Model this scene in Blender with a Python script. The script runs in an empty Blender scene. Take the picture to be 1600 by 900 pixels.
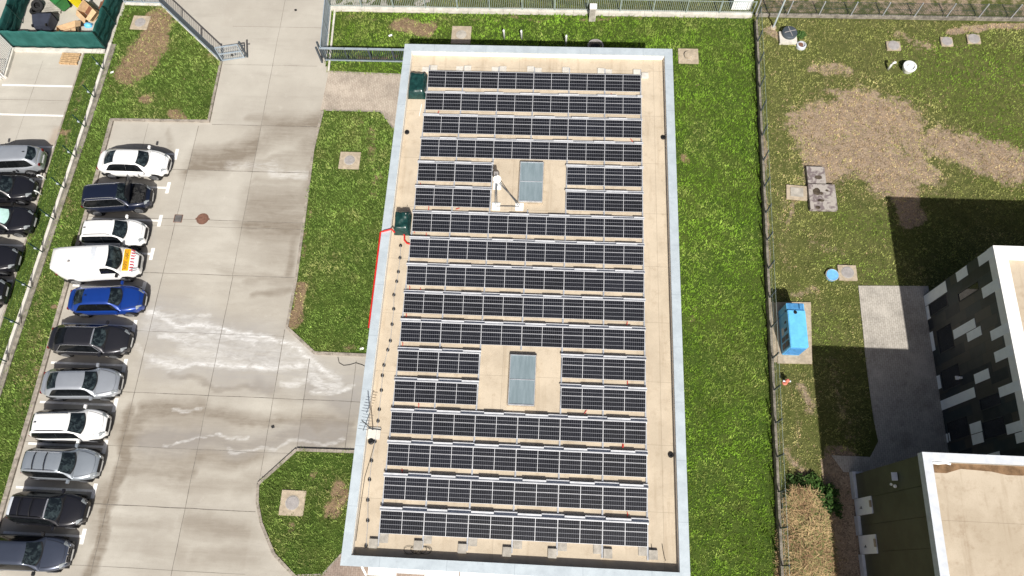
import bpy, math, random
import numpy as np
from mathutils import Vector, Matrix, Euler
random.seed(7); rng = np.random.default_rng(7)
sc = bpy.context.scene
col = sc.collection
R = math.radians

# ------------------------------------------------------------------ camera
F, PITCH, ROLL, YAW, CH = 1150.796, 0.3671035, -0.0908855, 0.1344574, 38.0
def _rx(a): return Matrix.Rotation(a, 3, 'X')
def _rz(a): return Matrix.Rotation(a, 3, 'Z')
CAMR = _rz(YAW) @ _rx(PITCH) @ _rz(ROLL)
def G(px, py, z=0.0):
    """point of the site plane at height z that the survey photo shows at (px, py)"""
    d = CAMR @ Vector(((px - 800) / F, -(py - 450) / F, -1))
    t = (z - CH) / d.z
    return Vector((d.x * t, d.y * t, z))
cd = bpy.data.cameras.new('camera'); cam = bpy.data.objects.new('camera', cd); col.objects.link(cam)
cam.matrix_world = Matrix.Translation((0, 0, CH)) @ CAMR.to_4x4()
cd.sensor_fit = 'HORIZONTAL'; cd.sensor_width = 36; cd.lens = F * 36 / 1600; cd.clip_end = 3000
sc.camera = cam

# ------------------------------------------------------------------ light
w = bpy.data.worlds.new('World'); sc.world = w; w.use_nodes = True
nt = w.node_tree; bg = nt.nodes['Background']; sky = nt.nodes.new('ShaderNodeTexSky')
sky.sky_type = 'NISHITA'; sky.sun_disc = False; sky.sun_elevation = R(47); sky.sun_rotation = R(168); sky.dust_density = 5.0; sky.air_density = .8
nt.links.new(sky.outputs[0], bg.inputs[0]); bg.inputs[1].default_value = 0.05
sd = bpy.data.lights.new('sun', 'SUN'); so = bpy.data.objects.new('sun', sd); col.objects.link(so)
sd.energy = 4.6; sd.angle = R(0.5); sd.color = (1, .965, .91)
so.location = (10, -40, 60)
so.rotation_euler = Vector((-0.19, 0.914, -1)).to_track_quat('-Z', 'Y').to_euler()
sc.view_settings.view_transform = 'Standard'; sc.view_settings.look = 'None'
sc.view_settings.exposure = 0.42; sc.view_settings.gamma = 1; sc.view_settings.use_curve_mapping = False

# ------------------------------------------------------------------ materials
class NT:
    def __init__(s, name, rough=.8, spec=.3, metal=0.0):
        s.m = bpy.data.materials.new(name); s.m.use_nodes = True; s.t = s.m.node_tree
        s.b = s.t.nodes['Principled BSDF']
        s.b.inputs['Roughness'].default_value = rough
        s.b.inputs['Specular IOR Level'].default_value = spec
        s.b.inputs['Metallic'].default_value = metal
        s.co = s.t.nodes.new('ShaderNodeTexCoord')
        s.geo = s.t.nodes.new('ShaderNodeNewGeometry')
    def l(s, a, b): s.t.links.new(a, b)
    def val(s, inp, v):
        if hasattr(v, 'is_output'): s.l(v, inp)
        elif isinstance(v, (tuple, list)): inp.default_value = (*v, 1) if len(v) == 3 and len(inp.default_value) == 4 else v
        else: inp.default_value = v
    def pos(s, kind='world', scale=(1, 1, 1), rot=(0, 0, 0)):
        n = s.t.nodes.new('ShaderNodeMapping')
        s.l(s.geo.outputs['Position'] if kind == 'world' else s.co.outputs['Object'], n.inputs[0])
        n.inputs['Scale'].default_value = scale; n.inputs['Rotation'].default_value = rot
        return n.outputs[0]
    def noise(s, scale, detail=4, rough=.6, vec=None, dist=0.0):
        n = s.t.nodes.new('ShaderNodeTexNoise')
        n.inputs['Scale'].default_value = scale; n.inputs['Detail'].default_value = detail
        n.inputs['Roughness'].default_value = rough; n.inputs['Distortion'].default_value = dist
        s.l(vec if vec is not None else s.geo.outputs['Position'], n.inputs['Vector'])
        return n.outputs['Fac']
    def mr(s, v, a, b, c=0.0, d=1.0, smooth=True):
        n = s.t.nodes.new('ShaderNodeMapRange')
        if smooth: n.interpolation_type = 'SMOOTHSTEP'
        s.val(n.inputs[0], v)
        for i, x in zip((1, 2, 3, 4), (a, b, c, d)): n.inputs[i].default_value = x
        return n.outputs[0]
    def math(s, op, a, b=0.0):
        n = s.t.nodes.new('ShaderNodeMath'); n.operation = op
        s.val(n.inputs[0], a); s.val(n.inputs[1], b); return n.outputs[0]
    def mix(s, f, a, b, mode='MIX'):
        n = s.t.nodes.new('ShaderNodeMix'); n.data_type = 'RGBA'; n.blend_type = mode
        s.val(n.inputs[0], f); s.val(n.inputs[6], a); s.val(n.inputs[7], b); return n.outputs[2]
    def attr(s, name, out='Fac'):
        n = s.t.nodes.new('ShaderNodeAttribute'); n.attribute_name = name; return n.outputs[out]
    def sep(s, v):
        n = s.t.nodes.new('ShaderNodeSeparateXYZ'); s.l(v, n.inputs[0]); return n.outputs
    def line(s, c, period, width, off=0.0):
        """1 on thin lines every `period` along coordinate c"""
        a = s.math('ADD', c, off + 1000 * period)
        a = s.math('MODULO', a, period)
        return s.math('LESS_THAN', a, width)
    def color(s, c): s.val(s.b.inputs['Base Color'], c); return s
    def rough(s, c): s.val(s.b.inputs['Roughness'], c); return s
    def bump(s, h, strength=.4, dist=.02):
        n = s.t.nodes.new('ShaderNodeBump'); n.inputs['Strength'].default_value = strength
        n.inputs['Distance'].default_value = dist; s.l(h, n.inputs['Height']); s.l(n.outputs[0], s.b.inputs['Normal']); return s

def plain(name, c, rough=.6, spec=.4, metal=0.0, var=.12, scale=3.0, coat=0.0, fine=0.0):
    m = NT(name, rough, spec, metal)
    n = m.noise(scale, 5, .65)
    dk = tuple(x * (1 - var) for x in c); lt = tuple(min(1, x * (1 + var)) for x in c)
    cc = m.mix(m.mr(n, .3, .7), dk, lt)
    if fine:
        cc = m.mix(m.mr(m.noise(60, 2), .35, .65, 0, fine), cc, (0, 0, 0))
    m.color(cc)
    if coat: m.b.inputs['Coat Weight'].default_value = coat; m.b.inputs['Coat Roughness'].default_value = .04
    return m.m

M = {}
def grass_ground(name, g1, g2, dry):
    m = NT(name, .95, .1)
    big = m.noise(.35, 4); mid = m.noise(2.2, 5, .7); fine = m.noise(16, 4, .75); vf = m.noise(45, 2, .8)
    c = m.mix(m.mr(mid, .32, .68), g1, g2)
    c = m.mix(m.mr(big, .4, .7, 0, .55), c, (.085, .105, .022))
    c = m.mix(m.mr(fine, .3, .62, .5, 0), c, (.016, .028, .005))
    c = m.mix(m.mr(vf, .5, .8, 0, .35), c, (.13, .17, .05))
    br = m.attr('bare')
    soil = m.mix(m.mr(fine, .35, .65), dry, tuple(x * .45 for x in dry))
    sp1 = m.noise(6.5, 3, .8); sp2 = m.noise(11, 2, .7)
    soil = m.mix(m.mr(mid, .4, .65, 0, .5), soil, tuple(x * 1.35 for x in dry))
    soil = m.mix(m.mr(sp1, .42, .36, 0, .75), soil, tuple(x * .32 for x in dry))
    soil = m.mix(m.mr(sp2, .56, .66, 0, .6), soil, tuple(min(1, x * 1.7) for x in dry))
    soil = m.mix(m.mr(m.noise(1.1, 4), .55, .75, 0, .5), soil, (dry[0] * .5, dry[1] * .42, dry[2] * .42))
    f = m.mr(m.math('ADD', br, m.math('MULTIPLY', m.math('SUBTRACT', mid, .5), .9)), .38, .62)
    f = m.math('MULTIPLY', f, m.mr(m.math('ADD', fine, m.math('MULTIPLY', br, .35)), .35, .55))
    c = m.mix(f, c, soil)
    m.color(c).bump(fine, .8, .05)
    return m.m
M['lawn'] = grass_ground('lawn_soil', (.036, .070, .010), (.075, .115, .022), (.24, .17, .105))
M['yard'] = grass_ground('yard_soil', (.080, .092, .028), (.14, .14, .05), (.325, .25, .178))

def concrete_lot():
    m = NT('lot_concrete', .9, .2)
    st = m.pos('world', (.25, 1.6, 1)); streak = m.noise(1.0, 5, .65, st)
    big = m.noise(.22, 4); mid = m.noise(1.4, 6, .7); fine = m.noise(14, 5, .7)
    c = m.mix(m.mr(big, .3, .7), (.375, .35, .305), (.47, .445, .39))
    c = m.mix(m.math('MULTIPLY', m.attr('slab'), .28), c, (.33, .295, .245))
    py = m.sep(m.geo.outputs['Position'])
    worn = m.math('MULTIPLY', m.mr(py[1], 24, 15, .0, .30), m.mr(py[0], -28.5, -27, 0, 1))
    c = m.mix(m.math('MULTIPLY', worn, m.mr(m.noise(.5, 5, .7, m.pos('world', (.5, 1.5, 1))), .35, .6)), c, (.27, .24, .20))
    c = m.mix(m.mr(streak, .5, .75, 0, .30), c, (.27, .245, .21))
    c = m.mix(m.mr(mid, .55, .8, 0, .25), c, (.60, .57, .51))
    c = m.mix(m.mr(fine, .3, .5, .18, 0), c, (.2, .18, .16))
    st2 = m.pos('world', (.35, 3.2, 1)); s2 = m.noise(1.6, 7, .72, st2, .6); s3 = m.noise(.9, 6, .7, None, 1.2)
    mod = m.math('ADD', m.math('MULTIPLY', m.math('SUBTRACT', s2, .5), 1.5), m.math('MULTIPLY', m.math('SUBTRACT', s3, .5), .9))
    dk = m.attr('dark')
    f = m.mr(m.math('MULTIPLY', dk, m.math('ADD', .92, mod)), .03, 1.05, 0, .88, False)
    c = m.mix(f, c, (.18, .15, .115))
    gr = m.attr('grey')
    c = m.mix(m.mr(m.math('MULTIPLY', gr, m.math('ADD', .85, mod)), .03, .9, 0, .72, False), c, (.30, .29, .28))
    wh = m.attr('white')
    s4 = m.noise(2.6, 8, .8, m.pos('world', (.5, 1.8, 1)), 1.0)
    f = m.mr(m.math('MULTIPLY', wh, m.math('ADD', .6, m.math('MULTIPLY', m.math('SUBTRACT', s4, .5), 3.2))), .08, .85, 0, .8, False)
    c = m.mix(f, c, (.70, .70, .69))
    ru = m.attr('rust')
    c = m.mix(m.mr(ru, .1, .9, 0, .75), c, (.27, .165, .10))
    m.color(c).bump(fine, .15, .01)
    return m.m
M['lot'] = concrete_lot()

def pavers(name, c1, c2, gap):
    m = NT(name, .9, .2)
    br = m.t.nodes.new('ShaderNodeTexBrick'); m.l(m.pos('world', (1, 1, 1), (0, 0, R(90))), br.inputs[0])
    br.inputs['Scale'].default_value = 5.0; br.inputs['Mortar Size'].default_value = .022
    br.inputs['Color1'].default_value = (*c1, 1); br.inputs['Color2'].default_value = (*c2, 1); br.inputs['Mortar'].default_value = (*gap, 1)
    br.inputs['Brick Width'].default_value = 1.0; br.inputs['Row Height'].default_value = .55
    n = m.noise(.9, 5, .7); f = m.noise(9, 4)
    c = m.mix(m.mr(n, .42, .72, 0, .5), br.outputs[0], tuple(x * .38 for x in c1))
    c = m.mix(m.mr(m.noise(.6, 4), .5, .7, 0, .55), c, tuple(x * 1.15 for x in c2))
    c = m.mix(m.mr(f, .3, .5, .25, 0), c, (.1, .09, .07))
    m.color(c); return m.m
M['pavers'] = pavers('tan_pavers', (.40, .34, .28), (.46, .40, .33), (.13, .10, .075))
M['pavers_grey'] = pavers('grey_pavers', (.40, .37, .325), (.47, .435, .385), (.15, .135, .10))
M['pavers_brown'] = pavers('brown_pavers', (.26, .20, .165), (.31, .25, .21), (.11, .09, .07))
M['concrete'] = plain('raw_concrete', (.42, .39, .34), .9, .2, var=.22, scale=2.5, fine=.25)
M['wall_worn'] = plain('weathered_wall', (.26, .235, .195), .95, .2, var=.4, scale=3, fine=.35)
M['concrete_pale'] = plain('pale_concrete', (.60, .57, .51), .9, .2, var=.15, scale=2.5, fine=.15)
M['concrete_tan'] = plain('tan_concrete', (.43, .36, .27), .9, .2, var=.2, scale=4, fine=.2)
M['concrete_grey'] = plain('grey_cover', (.33, .31, .30), .8, .2, var=.15, scale=5, fine=.15)
M['kerb'] = plain('kerb_concrete', (.34, .30, .255), .9, .2, var=.3, scale=3.5, fine=.35)
M['white_paint'] = plain('road_paint', (.80, .79, .76), .7, .3, var=.08, scale=7, fine=.1)
M['joint'] = plain('joint_tar', (.16, .145, .125), .9, .1, var=.4, scale=4)
M['coping'] = plain('coping_sheet', (.56, .63, .67), .40, .5, .3, var=.09, scale=1.6)
def coping_mat():
    m = NT('coping_sheet', .40, .5, .3)
    p = m.sep(m.geo.outputs['Position']); n = m.noise(1.6, 5, .65)
    c = m.mix(m.mr(n, .3, .7), (.51, .575, .615), (.61, .685, .725))
    ln = m.math('MAXIMUM', m.line(p[1], 2.62, .03, .4), m.line(p[0], 2.9, .03, 1.0))
    c = m.mix(m.math('MULTIPLY', ln, .30), c, (.22, .26, .30))
    c = m.mix(m.mr(m.noise(5, 5, .7), .55, .75, 0, .3), c, (.33, .36, .38))
    m.color(c); m.bump(m.noise(1.1, 3), .25, .05); return m.m
M['coping'] = coping_mat()
M['coping_white'] = plain('white_coping', (.80, .80, .78), .6, .4, var=.05, scale=2)
M['coping_grey'] = plain('pale_grey_coping', (.55, .58, .62), .6, .4, var=.1, scale=2.5)
def membrane(name, a, b, stain, amt):
    m = NT(name, .85, .25)
    big = m.noise(.5, 5, .65); mid = m.noise(2.2, 6, .7); fine = m.noise(20, 3)
    p = m.sep(m.geo.outputs['Position'])
    c = m.mix(m.mr(big, .35, .65), a, b)
    c = m.mix(m.mr(mid, .5, .78, 0, amt), c, stain)
    c = m.mix(m.mr(m.noise(1.0, 4, .6, m.pos('world', (3.0, .25, 1))), .52, .7, 0, amt * .6), c, stain)
    sm = m.math('MAXIMUM', m.line(p[1], 2.92, .022, .3), m.line(p[0], 7.4, .022, 2.0))
    c = m.mix(m.math('MULTIPLY', sm, .35), c, tuple(x * .4 for x in stain))
    c = m.mix(m.mr(fine, .3, .5, .14, 0), c, (.2, .15, .1))
    m.color(c); return m.m
M['roof'] = membrane('roof_membrane', (.455, .385, .29), (.54, .46, .35), (.33, .26, .18), .62)
M['roof_b'] = membrane('gravelled_roof', (.40, .335, .25), (.48, .41, .315), (.25, .18, .115), .55)
M['wall_cream'] = plain('cream_render', (.82, .78, .71), .85, .2, var=.05, scale=2)
M['steel'] = plain('galvanised_steel', (.55, .57, .60), .42, .5, .5, var=.15, scale=4)
M['alu'] = plain('bright_aluminium', (.54, .55, .57), .4, .5, .2, var=.06, scale=4)
M['deflector'] = plain('deflector_sheet', (.64, .65, .67), .5, .4, .0, var=.1, scale=4)
M['fence_grey'] = plain('grey_fence_paint', (.33, .39, .44), .5, .4, .2, var=.1)
M['picket_grey'] = plain('weathered_picket', (.30, .36, .34), .5, .4, .1, var=.15)
M['fence_dark'] = plain('dark_fence_paint', (.07, .085, .10), .5, .4, .2, var=.1)
M['fence_green'] = plain('green_fence_paint', (.010, .045, .04), .5, .4, var=.1)
M['black'] = plain('black_plastic', (.012, .012, .013), .45, .4, var=.2)
M['rubber'] = plain('tyre_rubber', (.02, .02, .021), .85, .2, var=.2, scale=10)
M['rim'] = plain('alloy_rim', (.42, .43, .45), .3, .5, .7, var=.2, scale=12)
M['white_metal'] = plain('white_metal', (.80, .80, .78), .5, .4, var=.04)
M['red_tube'] = plain('red_tube', (.55, .02, .015), .5, .4, var=.1)
M['blue_paint'] = plain('blue_paint', (.13, .46, .78), .45, .45, var=.1, scale=4)
M['blue_dark'] = plain('blue_paint_worn', (.06, .22, .44), .5, .4, var=.2, scale=6)
M['lid_blue'] = plain('blue_lid', (.16, .42, .75), .5, .4, var=.08, scale=6)
M['wood'] = plain('pallet_wood', (.46, .31, .17), .85, .2, var=.25, scale=9)
M['cardboard'] = plain('cardboard', (.52, .36, .21), .9, .15, var=.15, scale=4)
M['cardboard_dark'] = plain('cardboard_inside', (.16, .075, .045), .9, .15, var=.15, scale=4)
M['bin_black'] = plain('black_bin', (.035, .04, .058), .5, .4, var=.15)
M['bin_green'] = plain('green_bin', (.03, .17, .045), .5, .4, var=.15)
M['bin_yellow'] = plain('yellow_bin', (.75, .62, .015), .5, .4, var=.08)
M['tarp'] = plain('green_tarp', (.008, .038, .034), .28, .6, var=.35, scale=6)
def screen_mat():
    m = NT('screen_cloth', .8, .2)
    p = m.pos('world'); n = m.noise(1.3, 5, .6); f = m.noise(1.0, 3, .5, m.pos('world', (9, 9, .6)))
    c = m.mix(m.mr(n, .3, .7), (.012, .075, .066), (.026, .118, .106))
    c = m.mix(m.mr(f, .5, .75, 0, .35), c, (.04, .15, .135))
    m.color(c); return m.m
M['screen'] = screen_mat()
M['olive'] = plain('olive_cladding', (.072, .076, .052), .55, .4, var=.18, scale=.8)
M['tile_white'] = plain('white_cladding', (.80, .83, .86), .5, .4, var=.04)
M['tile_a'] = plain('charcoal_cladding', (.055, .058, .058), .5, .4, var=.12)
M['tile_b'] = plain('slate_cladding', (.028, .042, .048), .5, .4, var=.12)
M['tile_c'] = plain('taupe_cladding', (.085, .080, .068), .5, .4, var=.12)
M['tile_d'] = plain('night_cladding', (.018, .026, .036), .45, .4, var=.12)
def facade_mat():
    m = NT('dark_facade', .5, .4)
    p = m.sep(m.geo.outputs['Position'])
    row = m.math('FLOOR', m.math('DIVIDE', m.math('ADD', p[1], 100.0 - 14.88 + .0), .5))
    wn = m.t.nodes.new('ShaderNodeTexWhiteNoise'); wn.noise_dimensions = '1D'; m.l(row, wn.inputs['W'])
    zz = m.math('ADD', p[2], m.math('MULTIPLY', wn.outputs['Value'], 5.0))
    colu = m.math('FLOOR', m.math('DIVIDE', zz, 1.3))
    w2 = m.t.nodes.new('ShaderNodeTexWhiteNoise'); w2.noise_dimensions = '2D'
    cmb = m.t.nodes.new('ShaderNodeCombineXYZ'); m.l(row, cmb.inputs[0]); m.l(colu, cmb.inputs[1]); m.l(cmb.outputs[0], w2.inputs['Vector'])
    r_ = m.t.nodes.new('ShaderNodeValToRGB'); r_.color_ramp.interpolation = 'CONSTANT'; m.l(w2.outputs['Value'], r_.inputs[0])
    for i, (po, c_) in enumerate(((0, (.040, .044, .044)), (.3, (.020, .032, .040)), (.55, (.055, .053, .047)), (.8, (.012, .018, .026)))):
        e = r_.color_ramp.elements[i] if i < 2 else r_.color_ramp.elements.new(po)
        e.position = po; e.color = (*c_, 1)
    g = m.math('MAXIMUM', m.line(m.math('ADD', p[1], 100.0 - 14.88), .5, .012), m.line(zz, 1.3, .012))
    c = m.mix(m.math('MULTIPLY', g, .7), r_.outputs[0], (.006, .006, .008))
    m.color(m.mix(m.mr(m.noise(2.5, 4), .35, .7, 0, .2), c, (.09, .09, .085))); return m.m
M['facade'] = facade_mat()
M['window_dark'] = plain('window_glass', (.012, .016, .022), .06, .6, var=.3)
M['soil_dark'] = plain('damp_soil', (.085, .068, .050), .95, .1, var=.5, scale=2.5, fine=.4)
M['rust'] = plain('rusty_iron', (.165, .085, .06), .8, .3, var=.25, scale=8)
M['slab'] = None
def slab_mat():
    m = NT('stained_slab', .85, .25)
    n = m.noise(2.6, 5, .6, m.pos('object'), 1.0); f = m.noise(18, 3)
    c = m.mix(m.mr(n, .42, .56), (.165, .135, .135), (.36, .33, .30))
    c = m.mix(m.mr(f, .3, .5, .2, 0), c, (.08, .07, .06))
    m.color(c); return m.m
M['slab'] = slab_mat()
def skylight_mat():
    m = NT('skylight_panel', .22, .6)
    n = m.noise(1.0, 4, .6, m.pos('object', (9, 1.2, 1)))
    m.color(m.mix(m.mr(n, .3, .7), (.17, .22, .24), (.22, .275, .30))); return m.m
M['skylight'] = skylight_mat()
def cell_mat():
    m = NT('solar_cells', .24, .25)
    p = m.sep(m.co.outputs['Object'])
    n = m.noise(2.5, 3, .6, m.pos('object'))
    oi = m.t.nodes.new('ShaderNodeObjectInfo')
    c = m.mix(m.mr(n, .35, .65), (.0055, .0057, .0075), (.0095, .0098, .013))
    c = m.mix(m.math('MULTIPLY', oi.outputs['Random'], .4), c, (.013, .015, .023))
    fl = m.line(p[0], .0965, .010, .0)
    c = m.mix(m.math('MULTIPLY', fl, .30), c, (.25, .26, .29))
    hl = m.line(p[1], .188, .013, .005)
    c = m.mix(m.math('MULTIPLY', hl, .45), c, (.55, .57, .62))
    m.color(c); return m.m
M['cells'] = cell_mat()
def carpaint(name, c, metal=.3, var=.03):
    m = NT(name, .32, .5, metal)
    m.color(m.mix(m.mr(m.noise(2.0, 4), .35, .65), tuple(x * (1 - var) for x in c), tuple(min(1, x * (1 + var)) for x in c)))
    m.b.inputs['Coat Weight'].default_value = .8; m.b.inputs['Coat Roughness'].default_value = .05
    return m.m
def glass_mat():
    m = NT('car_glass', .05, .6)
    n = m.noise(3.5, 4, .6, m.pos('object'), .6)
    c = m.mix(m.mr(n, .42, .72), (.006, .009, .011), (.050, .070, .074))
    m.color(c); return m.m
M['glass'] = glass_mat()
M['side_glass'] = plain('side_glass', (.006, .007, .008), .12, .35, var=.4, scale=5)
M['lamp'] = plain('headlamp_glass', (.24, .26, .27), .1, .6, var=.25, scale=12)
M['tail'] = plain('tail_lamp', (.16, .012, .012), .12, .6, var=.2, scale=9)
M['trim'] = plain('dark_trim', (.014, .014, .015), .5, .4, var=.2)
M['chrome'] = plain('chrome', (.8, .8, .82), .18, .5, .8, var=.05)
M['shade'] = plain('sunshade_foil', (.42, .62, .58), .5, .4, var=.15, scale=3)
M['sign_yellow'] = plain('yellow_sign', (.85, .42, .012), .5, .3, var=.06)
M['stripe_red'] = plain('red_film', (.42, .03, .05), .5, .3, var=.1)
M['stripe_white'] = plain('white_film', (.80, .78, .78), .5, .3, var=.05)
M['engine'] = plain('engine_parts', (.04, .04, .04), .5, .4, .3, var=.5, scale=14)

# ------------------------------------------------------------------ helpers
def root_loc(o):
    v = Vector((0, 0, 0))
    while o is not None: v += o.location; o = o.parent
    return v
class MB:
    def __init__(s): s.v = []; s.f = []
    def add(s, vs, fs):
        o = len(s.v); s.v += [tuple(v) for v in vs]; s.f += [tuple(i + o for i in f) for f in fs]; return s
    def quad(s, *p): return s.add(p, [tuple(range(len(p)))])
    def box(s, x0, x1, y0, y1, z0, z1):
        vs = [(x, y, z) for z in (z0, z1) for y in (y0, y1) for x in (x0, x1)]
        return s.add(vs, [(0, 2, 3, 1), (4, 5, 7, 6), (0, 1, 5, 4), (2, 6, 7, 3), (0, 4, 6, 2), (1, 3, 7, 5)])
    def obox(s, c, ux, uy, uz):
        c, ux, uy, uz = map(Vector, (c, ux, uy, uz))
        vs = [c + a * ux + b * uy + d * uz for d in (-1, 1) for b in (-1, 1) for a in (-1, 1)]
        return s.add(vs, [(0, 2, 3, 1), (4, 5, 7, 6), (0, 1, 5, 4), (2, 6, 7, 3), (0, 4, 6, 2), (1, 3, 7, 5)])
    def bar(s, a, b, w, h=None, up=(0, 0, 1)):
        a, b = Vector(a), Vector(b); d = (b - a); L = d.length; d.normalize(); up = Vector(up)
        if abs(d.dot(up)) > .95: up = Vector((0, 1, 0))
        sd_ = d.cross(up).normalized(); u2 = sd_.cross(d)
        return s.obox((a + b) / 2, d * L / 2, sd_ * w / 2, u2 * (h or w) / 2)
    def tube(s, pts, r, n=6, cap=True):
        pts = [Vector(p) for p in pts]; vs = []; fs = []
        for i, p in enumerate(pts):
            d = (pts[min(i + 1, len(pts) - 1)] - pts[max(i - 1, 0)]).normalized()
            up = Vector((0, 0, 1)) if abs(d.z) < .9 else Vector((0, 1, 0))
            a = d.cross(up).normalized(); b = a.cross(d)
            rr = r[i] if isinstance(r, (list, tuple)) else r
            for k in range(n):
                t = 2 * math.pi * k / n; vs.append(p + a * rr * math.cos(t) + b * rr * math.sin(t))
        for i in range(len(pts) - 1):
            for k in range(n):
                fs.append((i * n + k, i * n + (k + 1) % n, (i + 1) * n + (k + 1) % n, (i + 1) * n + k))
        if cap: fs += [tuple(range(n))[::-1], tuple((len(pts) - 1) * n + k for k in range(n))]
        return s.add(vs, fs)
    def lathe(s, c, prof, n=20, axis='z'):
        """prof: list of (r, h)"""
        c = Vector(c); vs = []; fs = []
        for r, h in prof:
            for k in range(n):
                t = 2 * math.pi * k / n; a, b = r * math.cos(t), r * math.sin(t)
                vs.append(c + (Vector((a, b, h)) if axis == 'z' else Vector((a, h, b)) if axis == 'y' else Vector((h, a, b))))
        m = len(prof)
        for i in range(m - 1):
            for k in range(n): fs.append((i * n + k, i * n + (k + 1) % n, (i + 1) * n + (k + 1) % n, (i + 1) * n + k))
        fs += [tuple(range(n))[::-1], tuple((m - 1) * n + k for k in range(n))]
        return s.add(vs, fs)
    def prism(s, poly, z0, z1):
        n = len(poly); vs = [(p[0], p[1], z0) for p in poly] + [(p[0], p[1], z1) for p in poly]
        fs = [tuple(range(n))[::-1], tuple(range(n, 2 * n))] + [(i, (i + 1) % n, n + (i + 1) % n, n + i) for i in range(n)]
        return s.add(vs, fs)
    def grid(s, rows):
        """rows: list of equally long lists of points"""
        n = len(rows[0]); vs = [p for r in rows for p in r]
        return s.add(vs, [(i * n + j, i * n + j + 1, (i + 1) * n + j + 1, (i + 1) * n + j) for i in range(len(rows) - 1) for j in range(n - 1)])
    def build(s, name, mat, parent=None, smooth=False, local=False, subsurf=0, bevel=0.0):
        me = bpy.data.meshes.new(name)
        off = root_loc(parent) if (parent is not None and not local) else Vector((0, 0, 0))
        me.from_pydata([tuple(Vector(v) - off) for v in s.v], [], s.f); me.update()
        import bmesh
        bm = bmesh.new(); bm.from_mesh(me)
        bmesh.ops.recalc_face_normals(bm, faces=bm.faces)
        if bevel: bmesh.ops.bevel(bm, geom=[e for e in bm.edges if len(e.link_faces) == 2 and e.calc_face_angle(0) > .6], offset=bevel, segments=2, affect='EDGES', clamp_overlap=True)
        bm.to_mesh(me); bm.free()
        o = bpy.data.objects.new(name, me); col.objects.link(o); me.materials.append(mat)
        if parent is not None: o.parent = parent
        if smooth:
            for p in me.polygons: p.use_smooth = True
        if subsurf:
            md = o.modifiers.new('subsurf', 'SUBSURF'); md.levels = md.render_levels = subsurf
        return o
def tag(o, label=None, cat=None, group=None, kind=None):
    if label: o['label'] = label
    if cat: o['category'] = cat
    if group: o['group'] = group
    if kind: o['kind'] = kind
    return o
def thing(name, label, cat, loc, rz=0.0, group=None):
    o = bpy.data.objects.new(name, None); col.objects.link(o); o.location = loc; o.rotation_euler = (0, 0, rz)
    o.empty_display_size = .3
    return tag(o, label, cat, group)
def struct(name, mb, mat): return tag(mb.build(name, mat), kind='structure')
ORD = ['first', 'second', 'third', 'fourth', 'fifth', 'sixth', 'seventh', 'eighth', 'ninth', 'tenth', 'eleventh', 'twelfth', 'thirteenth', 'fourteenth', 'fifteenth', 'sixteenth', 'seventeenth', 'eighteenth', 'nineteenth', 'twentieth']

# numpy value noise
_P = rng.random((256, 256))
def vnoise(x, y):
    xi = np.floor(x).astype(int); yi = np.floor(y).astype(int); fx = x - xi; fy = y - yi
    fx = fx * fx * (3 - 2 * fx); fy = fy * fy * (3 - 2 * fy)
    g = lambda a, b: _P[a % 256, b % 256]
    return (g(xi, yi) * (1 - fx) + g(xi + 1, yi) * fx) * (1 - fy) + (g(xi, yi + 1) * (1 - fx) + g(xi + 1, yi + 1) * fx) * fy
def fbm(x, y, o=4):
    s = 0; a = .5; t = 0
    for i in range(o): s = s + a * vnoise(x + 17 * i, y + 31 * i); t += a; a *= .55; x = x * 2.03; y = y * 2.03
    return s / t
def capsule(X, Y, px, wid, amp=1.0, soft=.6, wob=.5):
    """soft band along a polyline given in photo pixels on the ground"""
    pts = [G(*p) for p in px]
    Xw = X + wob * (fbm(X * .7 + 5, Y * .7) - .5) * 2; Yw = Y + wob * (fbm(X * .7 + 55, Y * .7 + 9) - .5) * 2
    d = np.full(X.shape, 1e9)
    if len(pts) == 1: d = np.hypot(Xw - pts[0].x, Yw - pts[0].y)
    for a, b in zip(pts[:-1], pts[1:]):
        vx, vy = b.x - a.x, b.y - a.y
        t = np.clip(((Xw - a.x) * vx + (Yw - a.y) * vy) / (vx * vx + vy * vy), 0, 1)
        d = np.minimum(d, np.hypot(Xw - a.x - t * vx, Yw - a.y - t * vy))
    return amp * np.clip((wid * (1 + soft) - d) / (2 * wid * soft), 0, 1)
def inpoly(X, Y, poly):
    r = np.zeros(X.shape, bool); n = len(poly)
    for i in range(n):
        x1, y1 = poly[i][:2]; x2, y2 = poly[(i + 1) % n][:2]
        c = ((y1 > Y) != (y2 > Y)) & (X < (x2 - x1) * (Y - y1) / (y2 - y1 + 1e-12) + x1)
        r ^= c
    return r
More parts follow.
